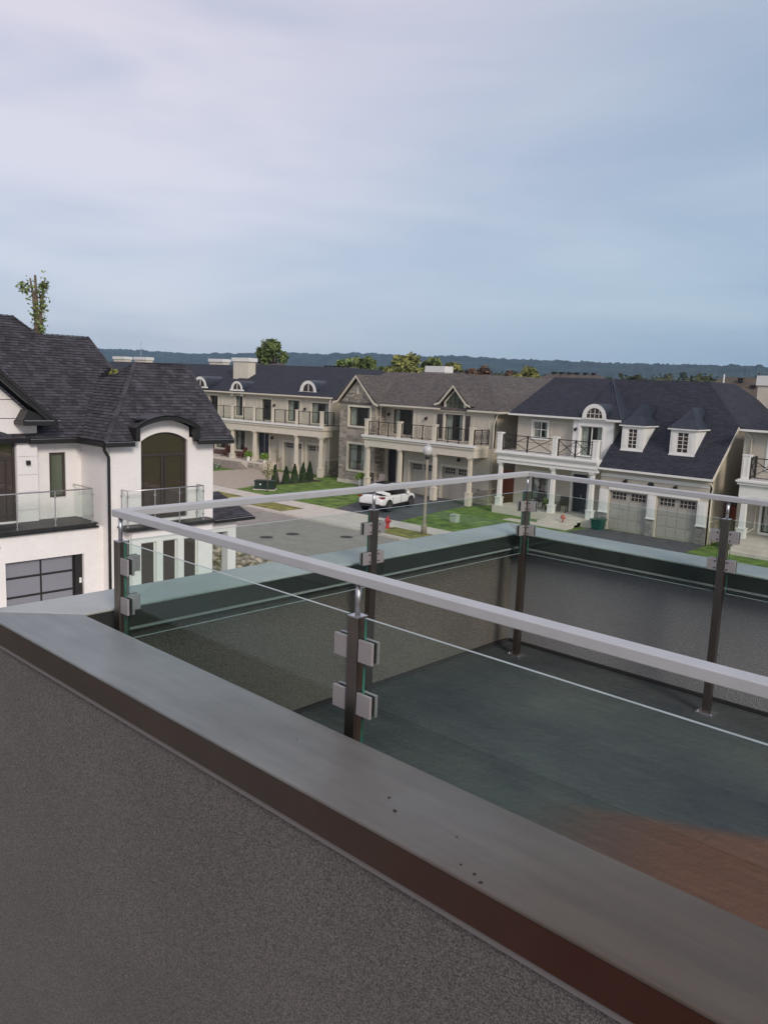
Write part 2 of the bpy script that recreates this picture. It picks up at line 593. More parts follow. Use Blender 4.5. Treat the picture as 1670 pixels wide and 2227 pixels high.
def stones(root, f, rects, holes=(), name='stone_veneer', hmin=.13, hmax=.24, lmin=.25, lmax=.62, m=None, seed=3, solo=0):
    rr = random.Random(seed)
    mb = MB()
    S_ = []
    for a0, a1, b0, b1 in rects:
        z = b0
        while z < b1-.04:
            h = min(rr.uniform(hmin, hmax), b1-z)
            a = a0
            while a < a1-.02:
                l = min(rr.uniform(lmin, lmax), a1-a)
                if a1-(a+l) < .1: l = a1-a
                cuts = [(a, a+l)]
                for hx in holes:
                    if z+h > hx[2] and z < hx[3]:
                        nc = []
                        for s0, s1 in cuts:
                            if s1 <= hx[0] or s0 >= hx[1]: nc.append((s0, s1))
                            else:
                                if s0 < hx[0]: nc.append((s0, hx[0]))
                                if s1 > hx[1]: nc.append((hx[1], s1))
                        cuts = nc
                for s0, s1 in cuts:
                    if s1-s0 > .04:
                        S_.append((s0+.008, s1-.008, z+.008, z+h-.008, .003, rr.uniform(.03, .075)))
                a += l
            z += h
    S_.sort(key=lambda q: -(q[1]-q[0])*(q[3]-q[2]))
    cube = MB().box(0, 1, 0, 1, 0, 1).mesh('stone', m or STONE) if solo else None
    for i, q in enumerate(S_):
        if i < solo:
            so_ = link('stone', cube, root)
            mm = Matrix((f.u*(q[1]-q[0]), f.v*(q[3]-q[2]), f.n*q[5])).transposed().to_4x4()
            mm.translation = f.p(q[0], q[2], .003)-OFF[root.name]
            so_.matrix_local = mm
        else: mb.fb(f, *q)
    if mb.v: mb.build(name, m or STONE, root, kind='stuff')

def column(root, x, y, z0, z1, w=.26, m=None, plinth=.5, name='column', pm=None):
    m = m or WTRIM
    mb = MB()
    mb.box(x-w*.72, x+w*.72, y-w*.72, y+w*.72, z0, z0+plinth)
    mb.box(x-w*.85, x+w*.85, y-w*.85, y+w*.85, z0+plinth, z0+plinth+.07)
    a, b = w*.5, w*.42
    mb.hexa([(x-a, y-a, z0+plinth+.07), (x+a, y-a, z0+plinth+.07), (x+a, y+a, z0+plinth+.07), (x-a, y+a, z0+plinth+.07),
             (x-b, y-b, z1-.16), (x+b, y-b, z1-.16), (x+b, y+b, z1-.16), (x-b, y+b, z1-.16)])
    mb.box(x-w*.6, x+w*.6, y-w*.6, y+w*.6, z1-.16, z1-.07)
    mb.box(x-w*.75, x+w*.75, y-w*.75, y+w*.75, z1-.07, z1-.004)
    return mb.build(name, m, root)

def pillar(root, f, a, b0, b1, w=.3, m=None, c=0):
    mb = MB()
    mb.fb(f, a-w/2, a+w/2, b0+.003, b1-.07, c-w, c)
    mb.fb(f, a-w/2-.03, a+w/2+.03, b1-.07, b1, c-w-.03, c+.03)
    for s in (-1, 1):                                      # recessed-panel mouldings
        mb.fb(f, a+s*w*.28-.015, a+s*w*.28+.015, b0+.15, b1-.2, c, c+.015)
    return mb.build('balcony_pillar', m or WTRIM, root)

def rail(root, f, a0, a1, b0, b1, style='plain', c=-.15, n=1):
    mb = MB()
    t = .038 if style == 'cross' else .03
    mb.fb(f, a0, a1, b1-.05, b1, c-t, c+t).fb(f, a0, a1, b0+.08, b0+.12, c-t, c+t)
    for i in range(n+1):
        x = a0+(a1-a0)*i/n
        mb.fb(f, x-t, x+t, b0, b1+.02, c-t*1.1, c+t*1.1)
    for i in range(n):
        x0, x1 = a0+(a1-a0)*i/n, a0+(a1-a0)*(i+1)/n
        z0, z1 = b0+.12, b1-.05
        xm, zm = (x0+x1)/2, (z0+z1)/2
        if style == 'cross':
            mb.bar(f.p(x0, z0, c), f.p(x1, z1, c), .036)
            mb.bar(f.p(x0, z1, c), f.p(x1, z0, c), .036)
            mb.bar(f.p(x0, zm+.12, c), f.p(x1, zm+.12, c), .024)
        elif style == 'scroll':
            for rr_ in (.3*(z1-z0), .15*(z1-z0)):
                k = 12
                for q in range(k):
                    t0, t1 = 2*math.pi*q/k, 2*math.pi*(q+1)/k
                    mb.bar(f.p(xm+rr_*math.cos(t0), zm+rr_*1.25*math.sin(t0), c), f.p(xm+rr_*math.cos(t1), zm+rr_*1.25*math.sin(t1), c), .022)
            for s in (-1, 1):
                mb.bar(f.p(xm+s*(x1-x0)*.25, z0, c), f.p(xm+s*(x1-x0)*.25, z1, c), .014)
            mb.bar(f.p(xm, z0, c), f.p(xm, z1, c), .014)
    o = mb.build('balcony_railing', BLACK, root)
    if style == 'plain':
        for i in range(n):
            x0, x1 = a0+(a1-a0)*i/n, a0+(a1-a0)*(i+1)/n
            MB().fb(f, x0+.05, x1-.05, b0+.13, b1-.06, c-.004, c+.004).build('pane', GL_SMALL, o)
    return o

def garage_door(root, f, a0, a1, b0, b1, m=None, cols=2, glazed=True, wm=None):
    m = m or DOORG
    d = MB().fb(f, a0, a1, b0, b1, -.22, -.16).build('garage_door', m, root)
    top = b1-.5
    rows = 3
    hh = (top-b0-.04)/rows
    pan = None
    for i in range(4):
        for j in range(rows):
            x0 = a0+(a1-a0)*(i+.08)/4
            x1 = a0+(a1-a0)*(i+.92)/4
            if pan is None:
                w_, h_ = x1-x0, hh*.8
                pan = MB().fb(F((0, 0, 0), f.u, f.n), 0, w_, 0, h_, 0, .018).mesh('panel', m)
            link('panel', pan, d, f.p(x0, b0+.04+hh*j+hh*.1, -.158))
    for k in range(2):                # two glazed groups with muntins
        x0, x1 = a0+(a1-a0)*(.06+.5*k), a0+(a1-a0)*(.44+.5*k)
        mb = MB()
        mb.fb(f, x0, x1, top+.02, b1-.07, -.155, -.15)
        g = mb.build('glazing', mat('garage_pane_dark', (.02, .02, .022), .15, var=.1), d)
        mu = MB()
        for i in range(5):
            x = x0+(x1-x0)*i/4
            mu.fb(f, x-.016, x+.016, top+.0, b1-.05, -.149, -.128)
        for z in (top+.0, (top+b1-.05)/2, b1-.05):
            mu.fb(f, x0-.016, x1+.016, z-.016, z+.016, -.149, -.125)
        mu.build('muntin', m, d)
    return d

def lamp_on_wall(root, f, a, b, s=1):
    mb = MB()
    mb.fb(f, a-.05*s, a+.05*s, b-.05*s, b+.14*s, .003, .04)
    mb.fb(f, a-.02*s, a+.02*s, b+.1*s, b+.14*s, .04, .16*s)
    mb.hexa([f.p(a-.06*s, b-.16*s, .1*s), f.p(a+.06*s, b-.16*s, .1*s), f.p(a+.06*s, b-.16*s, .22*s), f.p(a-.06*s, b-.16*s, .22*s),
             f.p(a-.1*s, b+.08*s, .06*s), f.p(a+.1*s, b+.08*s, .06*s), f.p(a+.1*s, b+.08*s, .26*s), f.p(a-.1*s, b+.08*s, .26*s)])
    return mb.build('wall_lamp', BLACK, root)

def downpipe(root, pts, m=None, r=.05):
    return MB().tube(pts, r, 8).build('downpipe', m or CREAM, root, smooth=True)

def arc(a0, a1, b, rise, n=12):
    """points of a segmental arch from (a1, b) over to (a0, b)"""
    h = (a1-a0)/2
    Rr = (h*h+rise*rise)/(2*rise)
    cx, cz = (a0+a1)/2, b+rise-Rr
    t = math.asin(min(1, h/Rr))
    if rise > h: t = math.pi-t
    return [(cx+Rr*math.sin(t-2*t*i/n), cz+Rr*math.cos(t-2*t*i/n)) for i in range(n+1)]

def ring(mb, f, outer, inner, c0, c1):
    """a band between two open curves with the same number of points"""
    n = len(outer)
    for i in range(n-1):
        a, b, c, d = outer[i], outer[i+1], inner[i+1], inner[i]
        mb.hexa([f.p(*d, c0), f.p(*c, c0), f.p(*c, c1), f.p(*d, c1), f.p(*a, c0), f.p(*b, c0), f.p(*b, c1), f.p(*a, c1)])
    return mb
# ------------------------------------------------------------------ the roof terrace: floor, parapets, steel and glass railing
CW, CF, TD, TL, WI = .288, .0953, .8103, 3.0926, .125
XR = 4.2
def reflect_tint_mat(name, c, c2, rough, rc, edge, bump=.05, bs=60, spec=.5, scale=1.5):
    """base colours c/c2 with a window reflection painted in as red-brown; edge = (ax, ay, d0, soft): painted where ax*x+ay*y > d0"""
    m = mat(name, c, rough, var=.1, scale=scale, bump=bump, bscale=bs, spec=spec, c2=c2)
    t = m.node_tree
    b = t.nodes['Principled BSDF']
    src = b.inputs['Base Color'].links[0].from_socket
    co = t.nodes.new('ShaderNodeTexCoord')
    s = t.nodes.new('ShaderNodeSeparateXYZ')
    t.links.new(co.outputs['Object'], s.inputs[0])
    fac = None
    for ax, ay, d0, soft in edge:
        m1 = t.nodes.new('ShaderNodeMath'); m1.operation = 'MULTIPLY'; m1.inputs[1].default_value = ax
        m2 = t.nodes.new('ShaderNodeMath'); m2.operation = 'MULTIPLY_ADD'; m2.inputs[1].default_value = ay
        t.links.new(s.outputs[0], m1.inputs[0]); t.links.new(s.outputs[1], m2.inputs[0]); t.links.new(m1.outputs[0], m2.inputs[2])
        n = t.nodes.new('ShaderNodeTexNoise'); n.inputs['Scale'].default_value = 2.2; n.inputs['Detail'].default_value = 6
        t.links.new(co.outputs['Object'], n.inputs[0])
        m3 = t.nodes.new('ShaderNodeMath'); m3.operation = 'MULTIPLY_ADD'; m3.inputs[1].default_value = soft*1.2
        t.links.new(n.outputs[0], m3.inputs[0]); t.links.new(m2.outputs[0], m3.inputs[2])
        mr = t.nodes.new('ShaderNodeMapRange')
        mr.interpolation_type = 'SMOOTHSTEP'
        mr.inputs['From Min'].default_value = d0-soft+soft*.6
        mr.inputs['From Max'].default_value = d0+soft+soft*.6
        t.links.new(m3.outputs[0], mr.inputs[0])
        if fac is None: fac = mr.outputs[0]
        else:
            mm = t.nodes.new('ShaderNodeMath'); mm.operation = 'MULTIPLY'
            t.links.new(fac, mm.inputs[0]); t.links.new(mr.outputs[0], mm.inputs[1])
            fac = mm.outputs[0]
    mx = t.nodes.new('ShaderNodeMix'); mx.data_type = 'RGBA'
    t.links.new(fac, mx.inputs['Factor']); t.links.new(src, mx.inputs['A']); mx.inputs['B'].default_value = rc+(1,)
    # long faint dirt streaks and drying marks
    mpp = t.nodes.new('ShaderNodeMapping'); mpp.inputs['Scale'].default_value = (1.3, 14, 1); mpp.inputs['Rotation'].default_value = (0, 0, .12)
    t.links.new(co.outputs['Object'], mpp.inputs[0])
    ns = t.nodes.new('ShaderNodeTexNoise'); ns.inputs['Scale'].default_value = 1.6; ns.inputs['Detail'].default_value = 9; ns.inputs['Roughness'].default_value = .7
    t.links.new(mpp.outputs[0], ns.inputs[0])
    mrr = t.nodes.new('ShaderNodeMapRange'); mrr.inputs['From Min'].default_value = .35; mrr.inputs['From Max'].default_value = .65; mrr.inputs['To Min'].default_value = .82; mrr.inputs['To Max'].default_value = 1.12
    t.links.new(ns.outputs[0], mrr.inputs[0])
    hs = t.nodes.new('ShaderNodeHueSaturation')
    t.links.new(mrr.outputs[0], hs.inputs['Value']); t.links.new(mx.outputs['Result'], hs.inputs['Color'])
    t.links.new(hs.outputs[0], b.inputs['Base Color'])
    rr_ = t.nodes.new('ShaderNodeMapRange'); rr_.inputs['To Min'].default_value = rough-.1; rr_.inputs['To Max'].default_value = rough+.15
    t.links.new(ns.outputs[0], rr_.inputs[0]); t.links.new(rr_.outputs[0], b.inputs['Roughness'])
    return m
COPING = mat('grey_metal_coping', (.40, .415, .40), .45, var=.12, scale=1.6, bump=.05, bscale=4, c2=(.34, .355, .345))  # paler than the near coping: veil of the railing glass put into the colour
FASCIA = mat('dark_metal_fascia', (.028, .03, .027), .45, var=.15, scale=3)
FLOORM = reflect_tint_mat('deck_membrane', (.082, .094, .082), (.036, .045, .056), .55, (.15, .066, .040), [(.447, -.894, -.71, .05), (1, 0, 1.6, .45)], bump=.4, bs=30, scale=1.1)  # red-brown corner is a window reflection painted into the membrane colour
COPNEAR = reflect_tint_mat('grey_metal_coping_near', (.225, .24, .24), (.185, .20, .20), .42, (.09, .066, .050), [(1, .3, 1.6-1.5, 1.2)], bump=.05, bs=4, scale=1.6)  # window reflection painted as a browner tone towards the right end
FASNEAR = reflect_tint_mat('brown_metal_fascia_near', (.062, .046, .037), (.048, .037, .03), .62, (.05, .012, .006), [(1, 0, 2.15-1.5, .9)], bump=.02, bs=3, spec=.2)  # redder right end is reflected tint put into the metal colour
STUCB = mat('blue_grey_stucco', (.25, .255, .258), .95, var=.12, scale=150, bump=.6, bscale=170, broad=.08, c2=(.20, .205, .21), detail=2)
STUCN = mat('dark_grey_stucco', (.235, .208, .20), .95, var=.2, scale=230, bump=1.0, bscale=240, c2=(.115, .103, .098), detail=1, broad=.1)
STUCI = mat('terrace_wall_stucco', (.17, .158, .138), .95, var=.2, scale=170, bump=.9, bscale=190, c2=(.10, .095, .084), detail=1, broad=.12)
STRIP = mat('grey_drip_strip', (.26, .27, .26), .6, var=.05)
STRIPN = mat('brown_grey_drip_strip', (.16, .14, .135), .6, var=.05)

FLT = ZC-TD
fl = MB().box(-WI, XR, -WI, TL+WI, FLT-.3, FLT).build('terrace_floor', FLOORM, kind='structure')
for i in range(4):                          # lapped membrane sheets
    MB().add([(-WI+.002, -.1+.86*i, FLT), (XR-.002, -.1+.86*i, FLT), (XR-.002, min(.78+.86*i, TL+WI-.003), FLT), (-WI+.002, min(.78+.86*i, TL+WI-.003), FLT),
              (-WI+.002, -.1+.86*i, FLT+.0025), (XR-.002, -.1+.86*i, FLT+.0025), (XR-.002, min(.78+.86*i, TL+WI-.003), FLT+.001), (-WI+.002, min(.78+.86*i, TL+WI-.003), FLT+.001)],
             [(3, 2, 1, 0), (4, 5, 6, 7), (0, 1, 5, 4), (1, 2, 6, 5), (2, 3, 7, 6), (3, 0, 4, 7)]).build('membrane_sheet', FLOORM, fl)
def coping(root, pts, m, z0, z1):
    n = len(pts)
    mb = MB()
    mb.add([(x, y, z0) for x, y in pts]+[(x, y, z1) for x, y in pts], [tuple(range(n))[::-1], tuple(range(n, 2*n))]+[(i, (i+1) % n, n+(i+1) % n, n+i) for i in range(n)])
    return mb.build('coping', m, root, bevel=.004)
g = .0015
sl = .006                                   # fascia lips
def parapet(label, base, cop, fas, walls, strips, cm=None, fm_=None):
    t = thing('parapet_wall', base, label, 'parapet')
    coping(t, cop, cm or COPING, ZC-.012, ZC)
    for b in fas: MB().box(*b).build('fascia', fm_ or FASCIA, t)
    for b, m in walls: MB().box(*b).build('wall', m, t)
    for b in strips: MB().box(*b).build('drip_strip', STRIPN if cm else STRIP, t)
    return t
zf0, zf1 = ZC-CF, ZC-.013
# near parapet: outer face towards the camera
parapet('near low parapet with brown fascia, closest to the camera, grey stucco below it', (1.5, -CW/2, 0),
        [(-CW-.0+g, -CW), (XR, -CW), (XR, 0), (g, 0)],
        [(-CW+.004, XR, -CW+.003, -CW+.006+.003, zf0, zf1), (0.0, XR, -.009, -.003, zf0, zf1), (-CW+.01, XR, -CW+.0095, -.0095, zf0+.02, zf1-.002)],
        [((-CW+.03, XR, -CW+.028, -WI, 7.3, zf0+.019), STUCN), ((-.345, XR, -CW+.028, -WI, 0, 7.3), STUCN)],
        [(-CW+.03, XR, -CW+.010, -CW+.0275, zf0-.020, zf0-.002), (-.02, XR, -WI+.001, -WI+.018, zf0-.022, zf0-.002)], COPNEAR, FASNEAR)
# left parapet
parapet('left low parapet running away under the glass railing towards the white house', (-CW/2, TL/2, 0),
        [(-CW, -CW+g*2), (-g, g), (-g, TL-g), (-CW, TL+CW-2*g)],
        [(-.009, -.003, .002, TL-.002, zf0, zf1), (-CW+.003, -CW+.009, -CW+.012, TL+CW-.012, zf0, zf1), (-CW+.0095, -.0095, .002, TL-.002, zf0+.02, zf1-.002)],
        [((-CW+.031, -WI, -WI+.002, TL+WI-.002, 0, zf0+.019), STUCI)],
        [(-.02, .004, .012, TL-.012, zf0-.011, zf0-.001), (-WI+.001, -.021, .012, TL-.012, zf0-.005, zf0-.001)])
# back parapet
parapet('far low parapet at the back of the terrace, in front of the street', (1.5, TL+CW/2, 0),
        [(-CW+g, TL+CW), (g, TL), (XR, TL), (XR, TL+CW)],
        [(0, XR, TL+.003, TL+.009, zf0, zf1), (-CW+.004, XR, TL+CW-.009, TL+CW-.003, zf0, zf1), (-CW+.01, XR, TL+.0095, TL+CW-.0095, zf0+.02, zf1-.002)],
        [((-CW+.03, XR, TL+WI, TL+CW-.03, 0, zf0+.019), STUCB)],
        [(.005, XR, TL-.004, TL+.02, zf0-.011, zf0-.001), (.005, XR, TL+.021, TL+WI-.001, zf0-.005, zf0-.001)])
# dark base flashing where wall meets membrane
fb_ = MB()
fb_.box(-WI+.002, -WI+.02, -WI+.03, TL+WI-.03, FLT+.004, FLT+.022)
fb_.box(-WI+.02, XR, TL+WI-.02, TL+WI-.002, FLT+.004, FLT+.022)
fb_.solo('base_flashing', mat('bitumen_flashing', (.02, .02, .021), .7, var=.2), 'thin black flashing round the foot of the terrace walls', 'flashing')
# debris specks on the coping
for x, y, s, lab in ((1.835, -.165, .004, 'trail top'), (1.885, -.20, .005, 'trail foot'), (2.16, -.262, .004, 'larger, close to the edge'), (2.05, -.18, .0025, 'right of the trail'), (2.185, -.275, .004, 'on the very front edge'), (1.45, -.12, .002, 'by the middle post'), (2.12, -.255, .003, 'nearer the trail')):
    MB().blob((x, y, ZC+s*.3), s, .5, 1).solo('dirt_speck', mat('dry_dirt', (.03, .018, .012), 1), 'dark speck of dirt on the near grey coping, '+lab, 'dirt', 'dirt specks on the near coping')

# storeys below the terrace
ownh = thing('own_house', (2, 1.5, 0), 'dark grey stucco building under the roof terrace', 'house')
MB().box(-WI, XR-.02, -WI+.002, TL+WI-.002, .02, FLT-.31).build('lower_storey', STUCN, ownh)

RE = .108
railing = thing('glass_railing', (RE, RE, FLT), 'steel and glass railing with flat metal handrail round the roof terrace', 'railing')
PT = ZC+.307
RT = ZC+.431
def post(x, y, dirs, out_sign):
    h = .02
    p = MB().box(x-h, x+h, y-h, y+h, FLT+.012, PT-.003).build('post', STEELD, railing, bevel=.0015)
    MB().box(x-h-.001, x+h+.001, y-h-.001, y+h+.001, PT-.003, PT).build('post_cap', STEEL, p)
    MB().tube([(x, y, PT), (x, y, RT-.028)], .0085, 12).build('stem', STEEL, p, smooth=True)
    MB().box(x-.05, x+.05, y-.04, y+.04, FLT, FLT+.011).build('base_plate', STEEL, p, bevel=.002)
    for dx in (-.038, .038):
        MB().tube([(x+dx, y-.028, FLT+.011), (x+dx, y-.028, FLT+.02)], .006, 8).build('bolt', STEEL, p)
    for (dx, dy) in dirs:
        for zt in (PT-.065, PT-.224):
            c = MB()
            for s in (-1, 1):
                c0, c1 = sorted((s*.0075, s*.0165))
                if dx:
                    a0, a1 = sorted((dx*(h+.002), dx*(h+.057)))
                    c.box(x+a0, x+a1, y+c0, y+c1, zt-.066, zt)
                else:
                    a0, a1 = sorted((dy*(h+.002), dy*(h+.057)))
                    c.box(x+c0, x+c1, y+a0, y+a1, zt-.066, zt)
            if dx:
                a0, a1 = sorted((dx*(h+.002), dx*(h+.012)))
                c.box(x+a0, x+a1, y-.0075, y+.0075, zt-.06, zt-.004)
            else:
                a0, a1 = sorted((dy*(h+.002), dy*(h+.012)))
                c.box(x-.0075, x+.0075, y+a0, y+a1, zt-.06, zt-.004)
            gk = MB()
            if dx:
                a0, a1 = sorted((dx*(h+.015), dx*(h+.053)))
                for s in (-1, 1): gk.box(x+a0, x+a1, y+min(s*.0052, s*.0074), y+max(s*.0052, s*.0074), zt-.063, zt-.003)
            else:
                a0, a1 = sorted((dy*(h+.015), dy*(h+.053)))
                for s in (-1, 1): gk.box(x+min(s*.0052, s*.0074), x+max(s*.0052, s*.0074), y+a0, y+a1, zt-.063, zt-.003)
            gk.build('gasket', RUBBER, p)
            co = c.build('clamp', PLATE, p, bevel=.0012)
            for bz in (-.014, -.052):            # screw heads
                b = MB()
                if dx: b.tube([(x+dx*(h+.014), y+out_sign[1]*.0166, zt+bz), (x+dx*(h+.014), y+out_sign[1]*.019, zt+bz)], .0045, 8)
                else: b.tube([(x+out_sign[0]*.0166, y+dy*(h+.014), zt+bz), (x+out_sign[0]*.019, y+dy*(h+.014), zt+bz)], .0045, 8)
                o_ = b.build('screw', BLACK, p)
    return p
YB, XE = TL-RE, 4.1
post(RE, RE, [(1, 0), (0, 1)], (1, 1))
post(1.44, RE, [(1, 0), (-1, 0)], (0, 1))
post(2.77, RE, [(1, 0), (-1, 0)], (0, 1))
post(RE, 1.55, [(0, 1), (0, -1)], (1, 0))
post(RE, YB, [(1, 0), (0, -1)], (1, -1))
post(1.395, YB, [(1, 0), (-1, 0)], (0, -1))
post(2.70, YB, [(1, 0), (-1, 0)], (0, -1))
GE = mat('glass_cut_edge', (.02, .12, .085), .2, var=.5, scale=9, spec=.8)
GTP = mat('glass_top_edge_skylit', (.38, .43, .41), .3, var=.15, scale=9, spec=.8)  # sky light on the upper edge painted as a paler glass colour
PG = glass_mat('railing_glass', (.93, .975, .96), ior=1.56, refl=(.85, 1, .97))
GB, GT = ZC-.105, ZC+.305
def gpane(x0, x1, y0, y1):
    """bevelled sheet: big faces clear, side edges green, top and bottom painted sky-pale"""
    me = MB().box(x0, x1, y0, y1, GB, GT).mesh('glass_panel', PG, OFF[railing.name])
    me.materials.append(GE)
    me.materials.append(GTP)
    thin_x = (x1-x0) < (y1-y0)
    for q in me.polygons:
        if abs(q.normal.x if thin_x else q.normal.y) < .5: q.material_index = 2 if abs(q.normal.z) > .5 else 1
    return link('glass_panel', me, railing)
tg = .005
for x0, x1 in ((RE, 1.44), (1.44, 2.77)): gpane(x0+.034, x1-.034, RE-tg, RE+tg)
gpane(2.804, XE, RE-tg, RE+tg)
for y0, y1 in ((RE, 1.55), (1.55, YB)): gpane(RE-tg, RE+tg, y0+.034, y1-.034)
for x0, x1 in ((RE, 1.395), (1.395, 2.70)): gpane(x0+.034, x1-.034, YB-tg, YB+tg)
gpane(2.734, XE, YB-tg, YB+tg)
hw, hh = .025, .028
def hrail(pts):
    n = len(pts)
    MB().add([(x, y, RT-hh) for x, y in pts]+[(x, y, RT) for x, y in pts], [tuple(range(n))[::-1], tuple(range(n, 2*n))]+[(i, (i+1) % n, n+(i+1) % n, n+i) for i in range(n)]).build('handrail', RAILM, railing, bevel=.0025)
hrail([(RE-hw, RE-hw), (XE, RE-hw), (XE, RE+hw), (RE+hw, RE+hw)])
hrail([(RE-hw, RE-hw+.001), (RE+hw-.001, RE+hw), (RE+hw-.001, YB-hw), (RE-hw, YB+hw-.001)])
hrail([(RE-hw, YB+hw), (RE+hw, YB-hw), (XE, YB-hw), (XE, YB+hw)])
# ------------------------------------------------------------------ ground, street
def ground_poly(name, pts, z, m, kind='structure', th=.05):
    n = len(pts)
    mb = MB().add([(x, y, z-th) for x, y in pts]+[(x, y, z) for x, y in pts], [tuple(range(n))[::-1], tuple(range(n, 2*n))]+[(i, (i+1) % n, n+(i+1) % n, n+i) for i in range(n)])
    o = mb.build(name, m)
    if kind: o['kind'] = kind
    return o
GREEN = mat('far_ground', (.10, .09, .06), 1, var=.3, scale=.02, c2=(.06, .06, .04))
ground_poly('ground', [(-6000, -6000), (6000, -6000), (6000, 6000), (-6000, 6000)], -.25, GREEN)
ground_poly('road', [(-150, 22.9), (60, 22.9), (60, 31.95), (-150, 31.95)], -.12, ASPH)
ground_poly('yard_ground', [(-60, -20), (8, -20), (8, 22.55), (-60, 22.55)], -.01, mat('yard_gravel', (.25, .235, .22), 1, var=.2, scale=2.5, bump=.5, bscale=25), th=.2)
ground_poly('driveway', [(-22.85, 4), (-12, 4), (-12, 15), (-22.85, 15)], .0, CONC, th=.005)
ground_poly('front_lawn', [(-150, 32.4), (60, 32.4), (60, 75), (-150, 75)], -.01, GRASS, th=.2)
# kerbs: one piece per casting
for y0, y1 in ((31.95, 32.25), (22.6, 22.9)):
    kroot = thing('kerb', (-40, y0, 0), None, None)
    kroot['kind'] = 'structure'
    OFF[kroot.name] = Vector((0, 0, 0)); kroot.location = (0, 0, 0)
    km = MB().box(0, 2.96, y0, y1, -.2, .0).mesh('kerbstone', KERB)
    for i in range(20 if y0 > 30 else 14):
        k_ = link('kerbstone', km, kroot)
        k_.location = (-63+3*i, 0, .004 if i % 2 else .001)
    MB().box(-150, -63.05, y0, y1, -.2, .0).build('kerb_run', KERB, kroot)
    MB().box(-63+3*(20 if y0 > 30 else 14), 60, y0, y1, -.2, .0).build('kerb_run', KERB, kroot)
# verges
for x0, x1 in ((-56, -50.2), (-47.2, -44.1), (-40.9, -37.55), (-29.35, -22.6), (-14.6, -6)):
    ground_poly('verge', [(x0, 32.3), (x1, 32.3), (x1, 34.22), (x0, 34.22)], .012, GRASSY, th=.02)
# sidewalk: separate slabs
sw = thing('sidewalk', (0, 0, 0), None, None, local=True)
sw['kind'] = 'structure'
slab = MB().box(0, 1.488, 34.25, 35.95, -.1, 0).mesh('slab', CONC)
for i in range(38):
    s_ = link('slab', slab, sw)
    s_.location = (-64+1.5*i, 0, .012+rnd.uniform(0, .005))
def apron(x0, x1, y0, y1, n):
    a = thing('driveway_apron', (0, 0, 0), None, None, local=True)
    a['kind'] = 'structure'
    for i in range(n):
        xa, xb = x0+(x1-x0)*i/n, x0+(x1-x0)*(i+1)/n
        MB().box(xa+.008, xb-.008, y0, y1, -.1, .010+.004*(i % 2)).build('slab', CONC, a)
apron(-44.08, -40.92, 32.27, 34.24, 2)
apron(-37.5, -29.4, 32.27, 34.24, 4)
apron(-50.15, -47.25, 32.27, 34.24, 1)
apron(-22.55, -14.65, 32.27, 34.24, 3)
ground_poly('driveway', [(-58, 36), (-47.6, 36), (-48.7, 40), (-49.2, 46), (-58, 46.5)], .016, PAVER, th=.03)
ground_poly('driveway', [(-36.35, 35.97), (-30.6, 35.97), (-31.8, 41.6), (-32.2, 45.1), (-31.6, 46.45), (-39.4, 46.45), (-37.9, 40)], .016, ASPHD, th=.03)
ground_poly('driveway', [(-22.5, 35.97), (-14.8, 35.97), (-14.95, 44.95), (-22.0, 44.95)], .016, ASPHD, th=.03)
# three round covers set in the road
for i, (x, y, t) in enumerate(((-31.7, 26.4, 'round dark cover in the road, nearest the white stucco house'), (-31.6, 28.2, 'round dark cover in the road, the middle and faintest of three'), (-29.2, 30.1, 'round dark cover in the road close to the kerb beside the railing post'))):
    c = MB().lathe((x, y, -.12), [(.38, -.01), (.38, .006), (.33, .006), (.33, .002), (0.02, .004)], 24)
    for a in range(-2, 3): c.box(x-.25, x+.25, y+a*.1-.015, y+a*.1+.015, -.118, -.110)
    c.solo('manhole_cover', mat('cast_iron', (.06, .055, .05), .8, var=.3, scale=6), t, 'manhole cover', 'covers set in the road')

# ------------------------------------------------------------------ white stucco house on the left
W = thing('white_house', (-22.4, 12, 0), 'white stucco house with black shingle roof, arched windows and glass balconies', 'house')
def poly_rows(P, expo):
    """rows of shingles over one planar polygon -> (origin, u, v, n, width, row height)"""
    P = [Vector(q) for q in P]
    n = Vector((0, 0, 0))
    for i in range(len(P)):
        n += (P[i]).cross(P[(i+1) % len(P)])
    n.normalize()
    if n.z < 0: n = -n
    h = Vector((-n.y, n.x, 0))
    h.normalize()
    if h.length < .5: h = Vector((0, 1, 0))
    v = n.cross(h)
    if v.z < 0: v, h = -v, -h
    o = P[0]
    Q = [((q-o).dot(h), (q-o).dot(v)) for q in P]
    v0, v1 = min(q[1] for q in Q), max(q[1] for q in Q)
    r = v0
    k = 0
    while r < v1-.03:
        mid = r+expo*.5
        xs = []
        for i in range(len(Q)):
            (xa, ya), (xb, yb) = Q[i], Q[(i+1) % len(Q)]
            if (ya <= mid) != (yb <= mid): xs.append(xa+(mid-ya)/(yb-ya)*(xb-xa))
        xs.sort()
        for s0, s1 in zip(xs[::2], xs[1::2]):
            x = s0
            first = True
            while x < s1-.01:
                wd = rnd.uniform(.13, .30)
                if first: wd *= rnd.uniform(.4, 1); first = False
                wd = min(wd, s1-x)
                yield (o+h*x+v*r, h, v, n, wd)
                x += wd
        r += expo
        k += 1
SH = []
def shingle_roof(P, expo=.135):
    roof(W, [P], RFBASE, 'roof')
    SH.extend((q, expo) for q in poly_rows(P, expo))
dz = .02
Am, Km, K2, Jm, Vm, Em = (-22.05, 11.9, 6.25), (-24.35, 14.3, 8.9), (-24.35, 16.45, 8.9), (-25.0, 13.86, 8.415), (-26.06, 13.81, 8.36), (-23.95, 11.9, 6.25)
shingle_roof([(-23.95, 5, 6.25), Em, Vm, (-26.4, 14.45, 8.7), (-27.5, 14.1, 9.8), (-27.5, 12.1, 9.8), (-28.1, 11.5, 10.4), (-28.1, 5, 10.4)])
